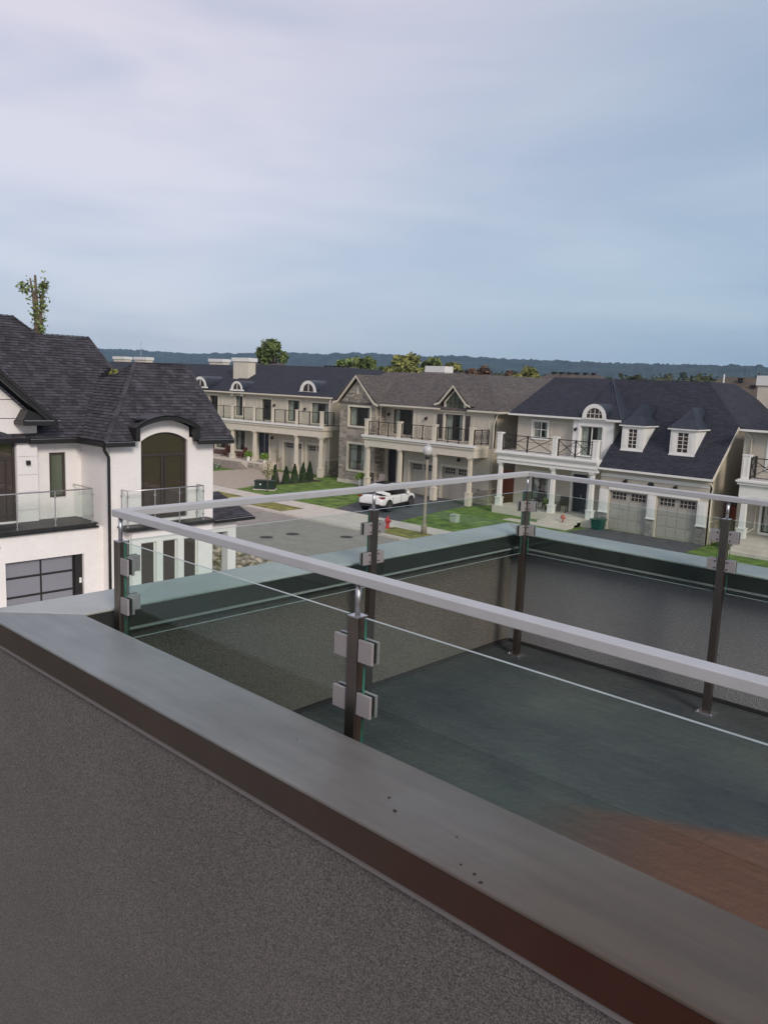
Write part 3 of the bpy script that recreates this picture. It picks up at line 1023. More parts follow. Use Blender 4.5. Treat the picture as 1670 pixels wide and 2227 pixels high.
shingle_roof([Am, Km, Jm, Vm, Em])
sB = 2.65/2.3
def onB(y, z): return (-22.05-(z-6.25)/sB, y, z)
legs = [(15.45, 6.70)]
outer = arc(12.9, 15.45, 6.70, .42, 14)             # from right (15.45) to left (12.9)
inner = arc(13.06, 15.29, 6.68, .27, 14)
shingle_roof([Am, (-22.05, 12.9, 6.25)] + [onB(y, z) for y, z in outer[::-1]] + [(-22.05, 15.45, 6.25), (-22.05, 16.95, 6.25), K2, Km])
roof(W, [[(-22.05, 16.95, 6.25), (-26.6, 16.95, 6.25), K2], [K2, Km, Jm, (-27, 13.7, 6.3), (-27, 16.9, 6.3)]], RFBASE, 'roof')
SH.sort(key=lambda s: (s[0][0]-CAM).length)
smesh = {}
def shingle_mesh(expo):
    if expo not in smesh:
        t = MB().hexa([(0, 0, -.005), (1, 0, -.005), (1, expo*1.02, -.005), (0, expo*1.02, -.005), (.0, 0, .03), (1, 0, .03), (1, expo*1.02, .004), (0, expo*1.02, .004)])
        smesh[expo] = t.mesh('shingle', RFBLK)
    return smesh[expo]
rest = MB()
offW = OFF[W.name]
for i, ((o_, h_, v_, n_, wd), ex) in enumerate(SH):
    lift = rnd.uniform(0, .012)
    if i < 300:
        ob = link('shingle', shingle_mesh(ex), W)
        mm = Matrix((h_*(wd-.008), v_, n_)).transposed().to_4x4()
        mm.translation = o_+n_*lift-offW
        ob.matrix_local = mm
    else:
        a, b = o_+n_*lift, o_+n_*lift+h_*(wd-.008)
        c_ = v_*ex*1.02
        rest.hexa([a-n_*.005, b-n_*.005, b-n_*.005+c_, a-n_*.005+c_, a+n_*.03, b+n_*.03, b+n_*.004+c_, a+n_*.004+c_])
rest.build('shingle_courses', RFBLK, W, kind='stuff', recalc=False)
for p, q in (((-28.1, 5, 10.42), (-28.1, 11.5, 10.42)), ((-28.1, 11.5, 10.42), (-27.5, 12.1, 9.82)), ((-27.5, 12.1, 9.82), (-27.5, 14.1, 9.82)), (Am, Km), (Km, K2), (K2, (-22.05, 16.95, 6.25)), (Km, Jm), (Jm, Vm), ((-27.5, 14.1, 9.81), (-26.4, 14.45, 8.71))):
    p, q = Vector(p), Vector(q)
    n = max(1, int((q-p).length/.2))
    for i in range(n):
        MB().bar(p+(q-p)*(i/n)+Vector((0, 0, -.004)), p+(q-p)*((i+1.1)/n)+Vector((0, 0, .006)), .15, .02).build('ridge_cap', RFBLK, W)
# eyebrow dormer: curved black fascia and barrel roof
fo = FX(0)
eb = MB()
xo = -21.9
po = [(15.45, 6.25)]+outer+[(12.9, 6.25)]
pi_ = [(15.29, 6.25)]+inner+[(13.06, 6.25)]
ring(eb, fo, po, pi_, xo-.12, xo)
eb.build('arched_fascia', BLACK, W)
br = MB()
for (ya, za), (yb, zb) in zip(outer, outer[1:]):
    a, b = onB(ya, za), onB(yb, zb)
    br.hexa([(xo, ya, za-.03), (xo, yb, zb-.03), (b[0]-.1, yb, zb-.03), (a[0]-.1, ya, za-.03), (xo, ya, za+.02), (xo, yb, zb+.02), (b[0]-.1, yb, zb+.05), (a[0]-.1, ya, za+.05)])
br.build('barrel_roof', RFBLK, W)
ck = MB()
for y0, y1 in ((12.92, 13.0), (15.35, 15.43)):
    ck.prism(F((0, y0, 0), (1, 0, 0), (0, 1, 0)), [(xo-.1, 6.25), (xo-.1, 6.7), (-22.05-.45/sB-.1, 6.7), (-22.15, 6.25)], 0, y1-y0)
ck.build('dormer_cheek', BLACK, W)
BF = FX(-22.4)
so = MB()
so.fb(BF, 13.0, 15.35, 6.95, 6.99, .001, .38)
so.build('soffit', BLACK, W)
# block B front wall with the arched opening
hB = (13.37, 15.25, 3.42, 6.52)
wall(W, BF, 12.2, 16.35, 0, 6.3, [hB], WHITE)
archw = arc(13.37, 15.25, 6.2, .31, 14)
hd = MB()
hd.prism(BF, [(15.25, 6.52)]+archw[:8]+[(14.31, 6.52)], -.25, 0)
hd.prism(BF, [(14.31, 6.52)]+archw[7:]+[(13.37, 6.52)], -.25, 0)
hd.prism(BF, [(15.3, 6.302), (15.3, 6.68)]+inner+[(13.05, 6.68), (13.05, 6.302), (13.37, 6.302), (13.37, 6.522), (15.25, 6.522), (15.25, 6.302)], -.2, -.001)
hd.build('arch_head', WHITE, W)
aw = MB()
aw.fb(BF, 13.38, 15.24, 3.42, 3.5, -.17, -.1).fb(BF, 13.38, 13.45, 3.5, 6.19, -.17, -.1).fb(BF, 15.17, 15.24, 3.5, 6.19, -.17, -.1)
ring(aw, BF, archw, arc(13.44, 15.18, 6.2, .25, 14), -.17, -.1)
aw.fb(BF, 13.45, 15.17, 5.66, 5.76, -.168, -.09)
aw.fb(BF, 14.21, 14.31, 3.5, 5.66, -.166, -.095).fb(BF, 14.36, 14.42, 3.5, 5.66, -.166, -.095).fb(BF, 13.52, 13.56, 3.5, 5.66, -.166, -.1).fb(BF, 15.06, 15.10, 3.5, 5.66, -.166, -.1)
awo = aw.build('arched_window', BRONZE, W)
for a0, a1 in ((13.45, 14.22), (14.3, 15.17)):
    MB().fb(BF, a0, a1, 3.5, 5.67, -.14, -.132).build('pane', GL_DARK, awo)
MB().prism(BF, [(15.2, 5.75)]+arc(13.42, 15.2, 6.19, .28, 14)+[(13.42, 5.75)], -.14, -.132).build('pane', GL_DARK, awo)
MB().fb(BF, 12.5, 16.2, .2, 6.4, -1.6, -1.5).build('interior_wall', DARKIN, W)
MB().fb(BF, 12.5, 16.2, 3.2, 3.3, -1.5, -.3).build('interior_floor', DARKIN, W)
fur = MB().fb(BF, 13.6, 14.1, 3.32, 4.6, -.9, -.7).fb(BF, 14.5, 15.1, 3.32, 4.3, -1.1, -.6)
fur.build('furniture', mat('pale_upholstery', (.3, .26, .2), .9), W)
# side wall towards us, rear walls
BS = FY(12.2)
wall(W, FY(12.196), -24.39, -22.402, 0, 6.3, [], WHITE)
wall(W, F((0, 16.35, 0), (1, 0, 0), (0, 1, 0)), -27.5, -22.65, 0, 6.25, [], WHITE)
# ground-floor bay with three tall windows
BY = FX(-22.0)
hs = [(13.12, 13.72, .35, 2.72), (13.98, 14.58, .35, 2.72), (14.84, 15.44, .35, 2.70)]
wall(W, BY, 12.78, 16.05, 0, 3.14, hs, WHITE, th=.2, name='bay_wall')
MB().box(-22.4, -22.2, 12.78, 12.98, 0, 3.14).box(-22.4, -22.2, 15.85, 16.05, 0, 3.14).build('bay_side', WHITE, W)
MB().fb(BY, 12.76, 16.07, 2.86, 2.92, .001, .03).build('bay_moulding', WTRIM, W)
for h in hs:
    wo = window(W, BY, h, 1, 1, trim=.0, fm=WTRIM, gm=GL_DARK, set_=.1, bar=.05)
    MB().fb(BY, h[0]+.5, h[0]+.55, .4, 2.68, -.17, -.165).build('inner_frame', BRONZE, wo)
# juliet balcony deck and rails
dk = MB().box(-22.39, -21.82, 12.5, 16.02, 3.17, 3.27).box(-22.39, -21.78, 12.44, 16.08, 3.27, 3.33)
dk.build('balcony_deck', mat('black_stone_deck', (.03, .03, .03), .5, var=.4, scale=4), W, bevel=.01)
def steel_rail(root, pts, zt, zb, posts):
    t = MB()
    t.tube([(x, y, zt) for x, y in pts], .022, 8)
    o = t.build('balcony_railing', STEEL, root, smooth=True)
    for x, y in posts:
        MB().tube([(x, y, zb), (x, y, zt-.01)], .02, 8).lathe((x, y, zb), [(.045, 0), (.045, .02), (.02, .03)], 10).build('post', STEEL, o)
        for z in (zb+.22, zt-.2):
            MB().box(x-.03, x+.03, y-.035, y+.035, z-.025, z+.025).build('glass_clip', STEEL, o)
    for (xa, ya), (xb, yb) in zip(pts, pts[1:]):
        segs = sorted([p for p in posts if min(xa, xb)-.01 <= p[0] <= max(xa, xb)+.01 and min(ya, yb)-.01 <= p[1] <= max(ya, yb)+.01], key=lambda p: (p[0]-xa)**2+(p[1]-ya)**2)
        P_ = [(xa, ya)]+[p for p in segs if (abs(p[0]-xa)+abs(p[1]-ya) > .05 and abs(p[0]-xb)+abs(p[1]-yb) > .05)]+[(xb, yb)]
        for p, q in zip(P_, P_[1:]):
            d = Vector((q[0]-p[0], q[1]-p[1], 0)).normalized()*.05
            MB().bar(Vector((p[0], p[1], (zb+zt)/2+.03))+d, Vector((q[0], q[1], (zb+zt)/2+.03))-d, .01, zt-zb-.16).build('pane', GL_SMALL, o)
    return o
steel_rail(W, [(-22.32, 12.58), (-21.92, 12.58), (-21.92, 15.6), (-22.32, 15.6)], 4.58, 3.33, [(-22.32, 12.58), (-21.92, 12.58), (-21.92, 13.62), (-21.92, 14.6), (-21.92, 15.6), (-22.32, 15.6)])
# garage front, glazed door
GFr = FX(-22.9)
hG = (8.87, 11.48, -.01, 2.41)
wall(W, GFr, 4, 12.195, -.01, 3.28, [hG], WHITE)
gd = MB().fb(GFr, 8.88, 11.22, 0, 2.40, -.26, -.22).build('garage_door', BLACK, W)
zr = [0, .6, 1.2, 1.84, 2.40]
bars = MB()
for z in zr[1:-1]: bars.fb(GFr, 8.88, 11.22, z-.035, z+.035, -.218, -.195)
for a in (8.88, 10.05, 11.16): bars.fb(GFr, a-.0, a+.06, .01, 2.39, -.219, -.20)
bars.fb(GFr, 8.88, 11.22, 2.34, 2.40, -.217, -.196)
bars.build('door_bar', BLACK, gd)
for i in range(4):
    for a0, a1 in ((8.94, 10.05), (10.11, 11.16)):
        MB().fb(GFr, a0, a1, zr[i]+.035, zr[i+1]-.035, -.215, -.21).build('pane', GL_FROST, gd)
MB().fb(GFr, 11.22, 11.478, 0, 2.40, -.25, -.12).build('door_jamb', BLACK, W)
MB().fb(GFr, 11.36, 11.44, 1.38, 1.56, -.119, -.10).build('keypad', WTRIM, W)
MB().fb(GFr, 8.8, 11.6, 0, 2.6, -.5, -.45).build('garage_interior', DARKIN, W)
fc = bpy.data.curves.new('house_number', 'FONT')
fc.body = '9'
fc.size = .26
fc.extrude = .012
ftmp = bpy.data.objects.new('house_number', fc)
col.objects.link(ftmp)
bpy.context.view_layer.update()
fme = bpy.data.meshes.new_from_object(ftmp)
bpy.data.objects.remove(ftmp)
fo_ = link('house_number', fme, W)
fo_.location = Vector((-22.885, 8.60, 2.83))-offW
fo_.rotation_euler = (R(90), 0, R(90))
fme.materials.append(BLACK)
# large balcony over the garage
bd = MB().box(-24.36, -22.84, 4, 11.93, 3.29, 3.40).box(-24.36, -22.80, 4, 11.97, 3.40, 3.45)
bd.build('balcony_deck', MATS['black_stone_deck'], W, bevel=.01)
MB().box(-22.90, -22.78, 4, 11.99, 3.28, 3.33).build('deck_trim', BLACK, W)
steel_rail(W, [(-22.95, 6.5), (-22.95, 11.85), (-24.3, 11.85)], 4.6, 3.45, [(-22.95, 6.8), (-22.95, 8.05), (-22.95, 9.3), (-22.95, 10.55), (-22.95, 11.85)])
# narrow-window wall
NW = FX(-24.4)
hN = (11.05, 11.63, 4.15, 5.72)
wall(W, NW, 10.3, 12.2, 3.4, 6.3, [hN], WHITE)
nwo = window(W, NW, hN, 1, 1, trim=.0, fm=BRONZE, gm=GL_GREEN, set_=.06, bar=.09)
MB().fb(NW, 11.14, 11.54, 4.55, 4.57, -.10, -.09).build('muntin', BRONZE, nwo)
MB().fb(NW, 10.4, 12.1, 3.5, 6.2, -.8, -.7).build('interior_wall', DARKIN, W)
# gabled wall with cladding panels and a big arched window
GW = FX(-24.12)
hA = (7.0, 9.83, 3.5, 6.62)
def rk(y): return 6.62+.886*(10.75-y) if y > 8.3 else 6.62+.886*(10.75-16.6+y)
wall(W, GW, 6.1, 10.5, 3.45, 6.62, [hA], WHITE)
zj = [3.45, 3.86, 4.46, 5.04, 5.65, 6.28, 6.91, 7.52, 8.2, 8.8]
for z0, z1 in zip(zj, zj[1:]):
    if z1 <= 6.3:
        MB().fb(GW, 9.84, 10.515, z0+.012, z1-.012, .001, .03).build('cladding_panel', WHITE, W)
    else:
        ym = 10.75-(z0-6.62)/.886
        yt = 10.75-(z1-6.62)/.886
        ym = min(ym, 10.515)
        yt = min(yt, 10.515)
        lo = [(16.6-ym, z0+.012), (ym, z0+.012), (ym, min(z1-.012, rk(ym))), (yt, z1-.012), (16.6-yt, z1-.012), (16.6-ym, min(z1-.012, rk(ym)))]
        if z0 < 6.62:
            lo = None
            aa = arc(7.0, 9.83, 6.3, .32, 14)
            MB().prism(GW, [(10.515, z0+.012), (10.515, z1-.012), (8.4, z1-.012)]+[q for q in aa if q[0] >= 8.4][::-1]+[(9.83, z0+.012)], -.1, .03).build('cladding_panel', WHITE, W)
        else:
            MB().prism(GW, lo, -.1, .03).build('cladding_panel', WHITE, W)
aw = MB()
aa, ai = arc(7.02, 9.82, 6.3, .31, 14), arc(7.1, 9.74, 6.3, .24, 14)
ring(aw, GW, aa, ai, -.2, -.12)
aw.fb(GW, 9.74, 9.82, 3.5, 6.3, -.2, -.12).fb(GW, 7.1, 9.74, 3.5, 3.58, -.2, -.12).fb(GW, 7.1, 9.74, 5.55, 5.64, -.198, -.11)
aw.fb(GW, 8.9, 8.98, 3.58, 5.55, -.198, -.12).fb(GW, 9.52, 9.58, 3.58, 5.55, -.198, -.115)
awo = aw.build('arched_window', BRONZE, W)
MB().fb(GW, 8.98, 9.74, 3.58, 5.55, -.16, -.152).build('pane', GL_DARK, awo)
MB().fb(GW, 7.1, 8.9, 3.58, 5.55, -.16, -.152).build('pane', GL_DARK, awo)
MB().prism(GW, [(9.76, 5.64)]+arc(7.1, 9.76, 6.29, .26, 14)+[(7.1, 5.64)], -.16, -.152).build('pane', GL_DARK, awo)
MB().fb(GW, 6.3, 10.3, 3.5, 6.9, -1.2, -1.1).build('interior_wall', DARKIN, W)
lp = MB().fb(GW, 10.12, 10.24, 5.38, 5.52, .031, .14).build('wall_lamp', BLACK, W)
# rake boards, return and soffits of the gable
rb = MB()
xg = -23.38
rb.bar((xg, 10.86, 6.84), (xg, 8.3, 9.1), .10, .17, (1, 0, 0)) if False else None
def rake(mb, off0, off1, x0, x1, ya=10.92, yb=8.3):
    k = (lambda y: 6.80+.886*(10.86-y))
    mb.prism(FX(0), [(ya, k(ya)+off0), (yb, k(yb)+off0), (yb, k(yb)+off1), (ya, k(ya)+off1)], x0, x1)
    return mb
rake(MB(), -.19, .0, -23.48, -23.38).build('rake_board', BLACK, W)
rake(MB(), -.02, -.0, -24.3, -23.48).build('soffit', BLACK, W)
rake(MB(), .003, .075, -24.6, -23.34).build('verge_shingles', RFBLK, W)
rake(MB(), .08, .1, -24.6, -23.32).build('drip_edge', BLACK, W)
ret = MB().fb(FX(0), 9.76, 10.92, 6.72, 6.86, -24.085, -23.36)
ret.prism(FX(0), [(9.8, 6.862), (10.85, 6.862), (10.0, 7.22)], -24.085, -23.5)
ret.build('eave_return', BLACK, W)
MB().fb(FX(0), 9.85, 10.98, 6.865, 6.885, -23.6, -23.34).build('drip_edge', STEEL, W)
# gutters and fascias
def wgut(p, q):
    o = MB().bar(Vector(p)+Vector((0, 0, -.08)), Vector(q)+Vector((0, 0, -.08)), .13, .15).build('gutter', BLACK, W)
    MB().bar(Vector(p)+Vector((.05, 0, .005)), Vector(q)+Vector((.05, 0, .005)), .03, .014).build('gutter_lip', STEEL, o)
wgut((-23.93, 10.2, 6.23), (-23.93, 11.8, 6.23))
wgut((-22.02, 11.82, 6.23), (-22.02, 12.9, 6.23))
wgut((-22.02, 15.45, 6.23), (-22.02, 16.98, 6.23))
o = MB().bar((-23.9, 11.84, 6.15), (-22.02, 11.84, 6.15), .13, .15).build('gutter', BLACK, W)
MB().box(-24.4, -23.98, 10.52, 12.19, 6.16, 6.2).box(-22.39, -22.08, 11.92, 12.9, 6.16, 6.2).box(-22.39, -22.08, 15.45, 16.9, 6.16, 6.2).box(-24.3, -22.4, 11.92, 12.18, 6.16, 6.2).build('soffit', BLACK, W)
downpipe(W, [(-22.15, 11.86, 6.1), (-22.17, 11.9, 5.95), (-22.32, 12.12, 5.72), (-22.33, 12.13, 5.6), (-22.33, 12.13, 0)], BLACK, .055)
MB().fb(GW, 6.1, 6.2, 0, 3.4, -.1, 0).build('pier', WHITE, W)
# side portico
pr = [(-22.32, 16.36, 3.18), (-22.32, 18.2, 3.18), (-23.9, 17.7, 3.95), (-23.9, 16.36, 3.95)]
roof(W, [pr], RFBASE, 'portico_roof')
pb = MB()
for (o_, h_, v_, n_, wd) in poly_rows(pr, .15):
    a, b = o_, o_+h_*(wd-.008)
    c_ = v_*.153
    pb.hexa([a-n_*.005, b-n_*.005, b-n_*.005+c_, a-n_*.005+c_, a+n_*.022, b+n_*.022, b+n_*.004+c_, a+n_*.004+c_])
pb.build('shingle_courses', RFBLK, W, kind='stuff', recalc=False)
MB().bar((-22.3, 16.37, 3.1), (-22.3, 18.24, 3.1), .1, .12).build('gutter', BLACK, W)
MB().bar((-22.24, 16.37, 3.17), (-22.24, 18.24, 3.17), .03, .014).build('gutter_lip', STEEL, W)
PF = FX(-22.6)
MB().fb(PF, 16.36, 17.58, 2.62, 3.04, -.3, 0).fb(PF, 16.36, 17.6, 2.78, 2.82, 0, .03).build('portico_beam', WHITE, W)
MB().fb(PF, 17.2, 17.58, 0, 2.62, -.38, 0).build('column', WHITE, W)
MB().fb(PF, 16.4, 17.15, 2.3, 2.6, -.34, -.3).build('portico_panel', DARKIN, W)

# stony planting bed beside the white house
bed = thing('planting_bed', (-29, 21, 0), 'rough planting bed of stones and dry weeds beside the white house', 'garden bed')
bb = MB()
for i in range(420):
    x, y = rnd.uniform(-32, -24.5), rnd.uniform(18.3, 22.4)
    s = rnd.uniform(.06, .2)
    bb.blob((x, y, s*.2), s, .6, 1)
bb.build('rubble', mat('bed_stone', (.42, .34, .27), .95, var=.3, scale=3, piece=.45), bed, kind='stuff')
ww = MB()
for i in range(2600):
    x, y = rnd.uniform(-32, -24.5), rnd.uniform(18.3, 22.5)
    if noise.noise(Vector((x*.9, y*.9, 0))) < -.05: continue
    h = rnd.uniform(.05, .28)
    d = Vector((rnd.uniform(-.1, .1), rnd.uniform(-.1, .1), h))
    s = rnd.uniform(.02, .05)
    ww.add([(x-s, y, 0), (x+s, y, 0), (x+d.x, y+d.y, d.z)], [(0, 1, 2)])
ww.build('weeds', LEAFY, bed, kind='stuff', recalc=False)
# ------------------------------------------------------------------ right-hand beige house with dormers (across the street)
GR = 'houses along the far side of the street'
H1 = thing('detached_house', (-22, 46, 0), 'beige house with steep navy roof, two small dormers, white pillared porch and double garage', 'house', GR)
f0, f1, f2 = FY(45), FY(46.5), FY(46.1)
g1, g2 = (-21.25, -18.75, -.02, 2.45), (-18.15, -15.7, -.02, 2.45)
wall(H1, f0, -21.9, -15.05, -.02, 3.72, [g1, g2], GREIGE)
garage_door(H1, f0, *g1)
garage_door(H1, f0, *g2)
tr = MB()
tr.fb(f0, -21.3, -15.6, 2.52, 2.72, .003, .06).fb(f0, -21.9, -15.05, 3.3, 3.5, .003, .05)
tr.build('door_header', WTRIM, H1)
for a0, a1 in ((-21.88, -21.3), (-18.7, -18.2), (-15.65, -15.1)):
    p_ = MB().fb(f0, a0, a1, 1.1, 2.5, .003, .09)
    p_.fb(f0, a0+.1, a1-.1, 1.25, 2.35, .09, .11)
    p_.fb(f0, a0-.03, a1+.03, 1.04, 1.1, .003, .16)
    p_.build('pilaster', WTRIM, H1)
stones(H1, f0, [(-21.88, -21.3, 0, 1.03), (-18.7, -18.2, 0, 1.03), (-15.65, -15.06, 0, 1.03)], lmin=.2, lmax=.4, m=mat('grey_ledge_stone', (.33, .31, .28), .9, var=.2, scale=5, bump=.5, bscale=14, piece=.3, c2=(.25, .24, .22)), solo=60)
lamp_on_wall(H1, f0, -20.19, 3.12)
lamp_on_wall(H1, f0, -17.03, 3.1)
MB().lathe((0, 0, 0), [(.2, 0), (.2, .02), (.02, .03)], 16)
ov = MB()
ov.prism(f0, [(-18.6+.2*math.cos(t*math.pi/8), 3.12+.13*math.sin(t*math.pi/8)) for t in range(16)], .003, .03)
ov.build('number_plaque', BLACK, H1)
# side wall following the roof slope
sx = F((-15.05, 0, 0), (0, 1, 0), (1, 0, 0))
MB().prism(sx, [(45.001, -.02), (57.5, -.02), (57.5, 6.62), (47.9, 6.62), (45.001, 3.72)], -.25, 0).build('side_wall', BEIGE, H1)
MB().fb(sx, 45.3, 57.4, 1.28, 1.36, .002, .05).build('side_ledge', CREAM, H1)
hw1 = [(-27.9, -26.6, .95, 2.85), (-24.7, -23.62, .52, 3.05)]
wall(H1, f1, -29.1, -21.9, 0, 4.1, hw1, GREIGE)
window(H1, f1, hw1[0], 2, (.75,), trim=.14, curtain=.28)
dr = MB().fb(f1, -24.68, -23.64, .53, 3.03, -.18, -.12)
do = dr.build('front_door', mat('navy_door_paint', (.018, .018, .035), .4), H1)
for k in range(2):
    for z0, z1 in ((.7, 1.5), (1.62, 2.85)):
        MB().fb(f1, -24.6+.52*k, -24.2+.52*k, z0, z1, -.119, -.10).build('panel', MATS['navy_door_paint'], do)
MB().fb(f1, -24.1, -24.06, 1.45, 1.7, -.1, -.04).build('handle', STEEL, do)
t_ = MB().fb(f1, -24.86, -24.7, .5, 3.2, .003, .06).fb(f1, -23.62, -23.46, .5, 3.2, .003, .06).fb(f1, -24.7, -23.62, 3.05, 3.2, .003, .06)
t_.build('door_surround', WTRIM, H1)
hu = [(-28.1, -26.95, 5.2, 6.3)]
wall(H1, f1, -29.1, -24.78, 4.1, 6.72, hu, GREIGE)
window(H1, f1, hu[0], 2, 2, trim=.12, curtain=.3, fm=WTRIM)
MB().fb(f1, -26.6, -25.0, 4.4, 4.45, .003, .03).fb(f1, -26.6, -25.0, 6.3, 6.35, .003, .03).fb(f1, -26.65, -26.6, 4.4, 6.35, .003, .03).fb(f1, -25.0, -24.95, 4.4, 6.35, .003, .03).build('wall_panel_moulding', CREAM, H1)
hb = [(-24.25, -22.65, 4.3, 6.25)]
wall(H1, f2, -24.78, -21.9, 4.1, 6.72, hb, WTRIM, th=.2, name='bay_wall')
window(H1, f2, hb[0], 2, 1, trim=.16, curtain=.3, fm=WTRIM)
lamp_on_wall(H1, f2, -24.55, 6.0, .8)
MB().box(-24.78, -24.6, 46.31, 46.49, 4.1, 6.72).box(-22.1, -21.9, 46.31, 47.7, 4.8, 6.72).build('bay_side', GREIGE, H1)
MB().fb(f1, -29, -22, .4, 6.5, -1.4, -1.3).build('interior_wall', DARKIN, H1)
MB().box(-29.35, -29.1, 46.5, 57.5, 0, 6.7).build('side_wall', GREIGE, H1)
# porch
MB().box(-29.55, -21.93, 44.3, 46.48, 0, .5).build('porch_slab', CONC, H1)
for i in range(3):
    MB().box(-25.2+.1*i, -22.7, 43.2+.35*i, 44.29, .004*i, .15+.13*i).build('step', CONC, H1)
MB().box(-27.2, -22.6, 42.3, 43.18, -.05, .03).build('path', CONC, H1)
MB().box(-29.5, -21.92, 44.5, 44.84, 3.46, 4.0).box(-29.56, -21.92, 44.44, 44.9, 3.68, 3.74).box(-29.5, -29.2, 44.85, 46.49, 3.46, 4.0).build('porch_beam', WTRIM, H1)
MB().box(-29.6, -21.92, 44.4, 46.49, 4.005, 4.27).build('balcony_slab', WTRIM, H1)
MB().box(-29.68, -21.91, 44.33, 44.5, 4.1, 4.2).build('cornice', WTRIM, H1)
for x in (-29.3, -25.15, -22.33): column(H1, x, 44.72, .502, 3.46, .27)
fp = FY(44.45)
for a, b in ((-29.4, -29.4), (-25.1, -25.1), (-22.2, -22.2)): pillar(H1, fp, a, 4.272, 5.5, .34, c=-.02)
rail(H1, fp, -29.2, -25.3, 4.28, 5.36, 'cross', -.2, 2)
rail(H1, fp, -24.9, -22.4, 4.28, 5.36, 'cross', -.2, 2)
rail(H1, F((-29.35, 0, 0), (0, 1, 0), (1, 0, 0)), 44.8, 46.45, 4.28, 5.36, 'cross', -.05, 1)
# roofs
e = 2.62/2.9
roof(H1, [[(-21.95, 44.6, 3.88), (-14.8, 44.6, 3.88), (-14.8, 47.74, 6.78), (-17.9, 50.5, 9.35), (-24.7, 50.5, 9.35), (-21.5, 47.74, 6.78), (-21.95, 47.7, 6.75)],
          [(-29.75, 45.95, 6.77), (-21.4, 45.95, 6.77), (-24.6, 50.5, 9.36), (-29.15, 50.5, 9.36)],
          [(-14.8, 47.74, 6.78), (-14.8, 57.7, 6.78), (-17.9, 54.7, 9.35), (-17.9, 50.5, 9.35)],
          [(-17.9, 50.5, 9.34), (-17.9, 54.7, 9.34), (-29.1, 54.7, 9.34), (-29.1, 50.5, 9.34)],
          [(-17.9, 54.7, 9.35), (-14.8, 57.7, 6.78), (-29.7, 57.7, 6.78), (-29.1, 54.7, 9.35)],
          [(-29.75, 45.95, 6.77), (-29.15, 50.5, 9.36), (-29.15, 54.7, 9.35), (-29.75, 57.7, 6.78)]], RFNAVY)
roof(H1, [[(-21.4, 45.95, 6.77), (-21.35, 47.7, 6.77), (-24.6, 50.5, 9.37)]], METROOF, 'metal_hip')
mhip = MB()
for t in (0, .33, .66):
    mhip.bar((-21.4, 45.95+1.75*t, 6.8), (-24.6, 50.5, 9.4), .05, .04)
for xx in (-22.0, -22.5, -24.1, -24.4):
    zz = 6.79
    mhip.bar((xx, 45.97, zz), (-24.55, 50.4, 9.36), .03, .03)
mhip.build('standing_seam', METROOF, H1)
gutter(H1, (-21.95, 44.56, 3.88), (-14.78, 44.56, 3.88))
gutter(H1, (-29.78, 45.9, 6.78), (-24.1, 45.9, 6.78))
gutter(H1, (-22.35, 45.9, 6.78), (-21.35, 45.9, 6.78))
gutter(H1, (-14.76, 47.74, 6.79), (-14.76, 57.5, 6.79), BLACK)
MB().bar((-14.79, 44.6, 3.80), (-14.79, 47.74, 6.70), .05, .16).build('verge_board', CREAM, H1)
MB().fb(f0, -21.9, -15.0, 3.72, 3.76, -.3, .35).build('soffit', WTRIM, H1)
MB().box(-24.3, -21.5, 45.93, 46.35, 6.6, 6.72).build('soffit', WTRIM, H1)
ro_, ri_ = arc(-24.05, -22.35, 6.8, .9, 12), arc(-23.78, -22.62, 6.82, .62, 12)
fa = FY(45.85)
m_ = MB()
ring(m_, fa, ro_, ri_, -.1, 0)
m_.fb(fa, -24.05, -22.35, 6.72, 6.8, -.1, .03)
al = m_.build('arched_dormer', WTRIM, H1)
MB().prism(fa, ri_+[ri_[-1]] if False else ri_, -.08, -.07).build('pane', GL_DARK, al)
mu = MB()
for k in (-.3, 0, .3): mu.fb(fa, -23.2+k-.015, -23.2+k+.015, 6.82, 7.3 if k else 7.42, -.069, -.05)
mu.fb(fa, -23.7, -22.7, 7.05, 7.08, -.069, -.05)
mu.build('muntin', WTRIM, al)
br = MB()
for (xa, za), (xb, zb) in zip(ro_, ro_[1:]):
    ya, yb = 45.95+(za-6.77)/.565, 45.95+(zb-6.77)/.565
    br.hexa([(xa, 45.86, za-.02), (xb, 45.86, zb-.02), (xb, yb+.1, zb-.02), (xa, ya+.1, za-.02), (xa, 45.86, za+.02), (xb, 45.86, zb+.02), (xb, yb+.1, zb+.02), (xa, ya+.1, za+.02)])
br.build('barrel_roof', METROOF, H1)
def sl(z): return 44.6+(z-3.88)/.924
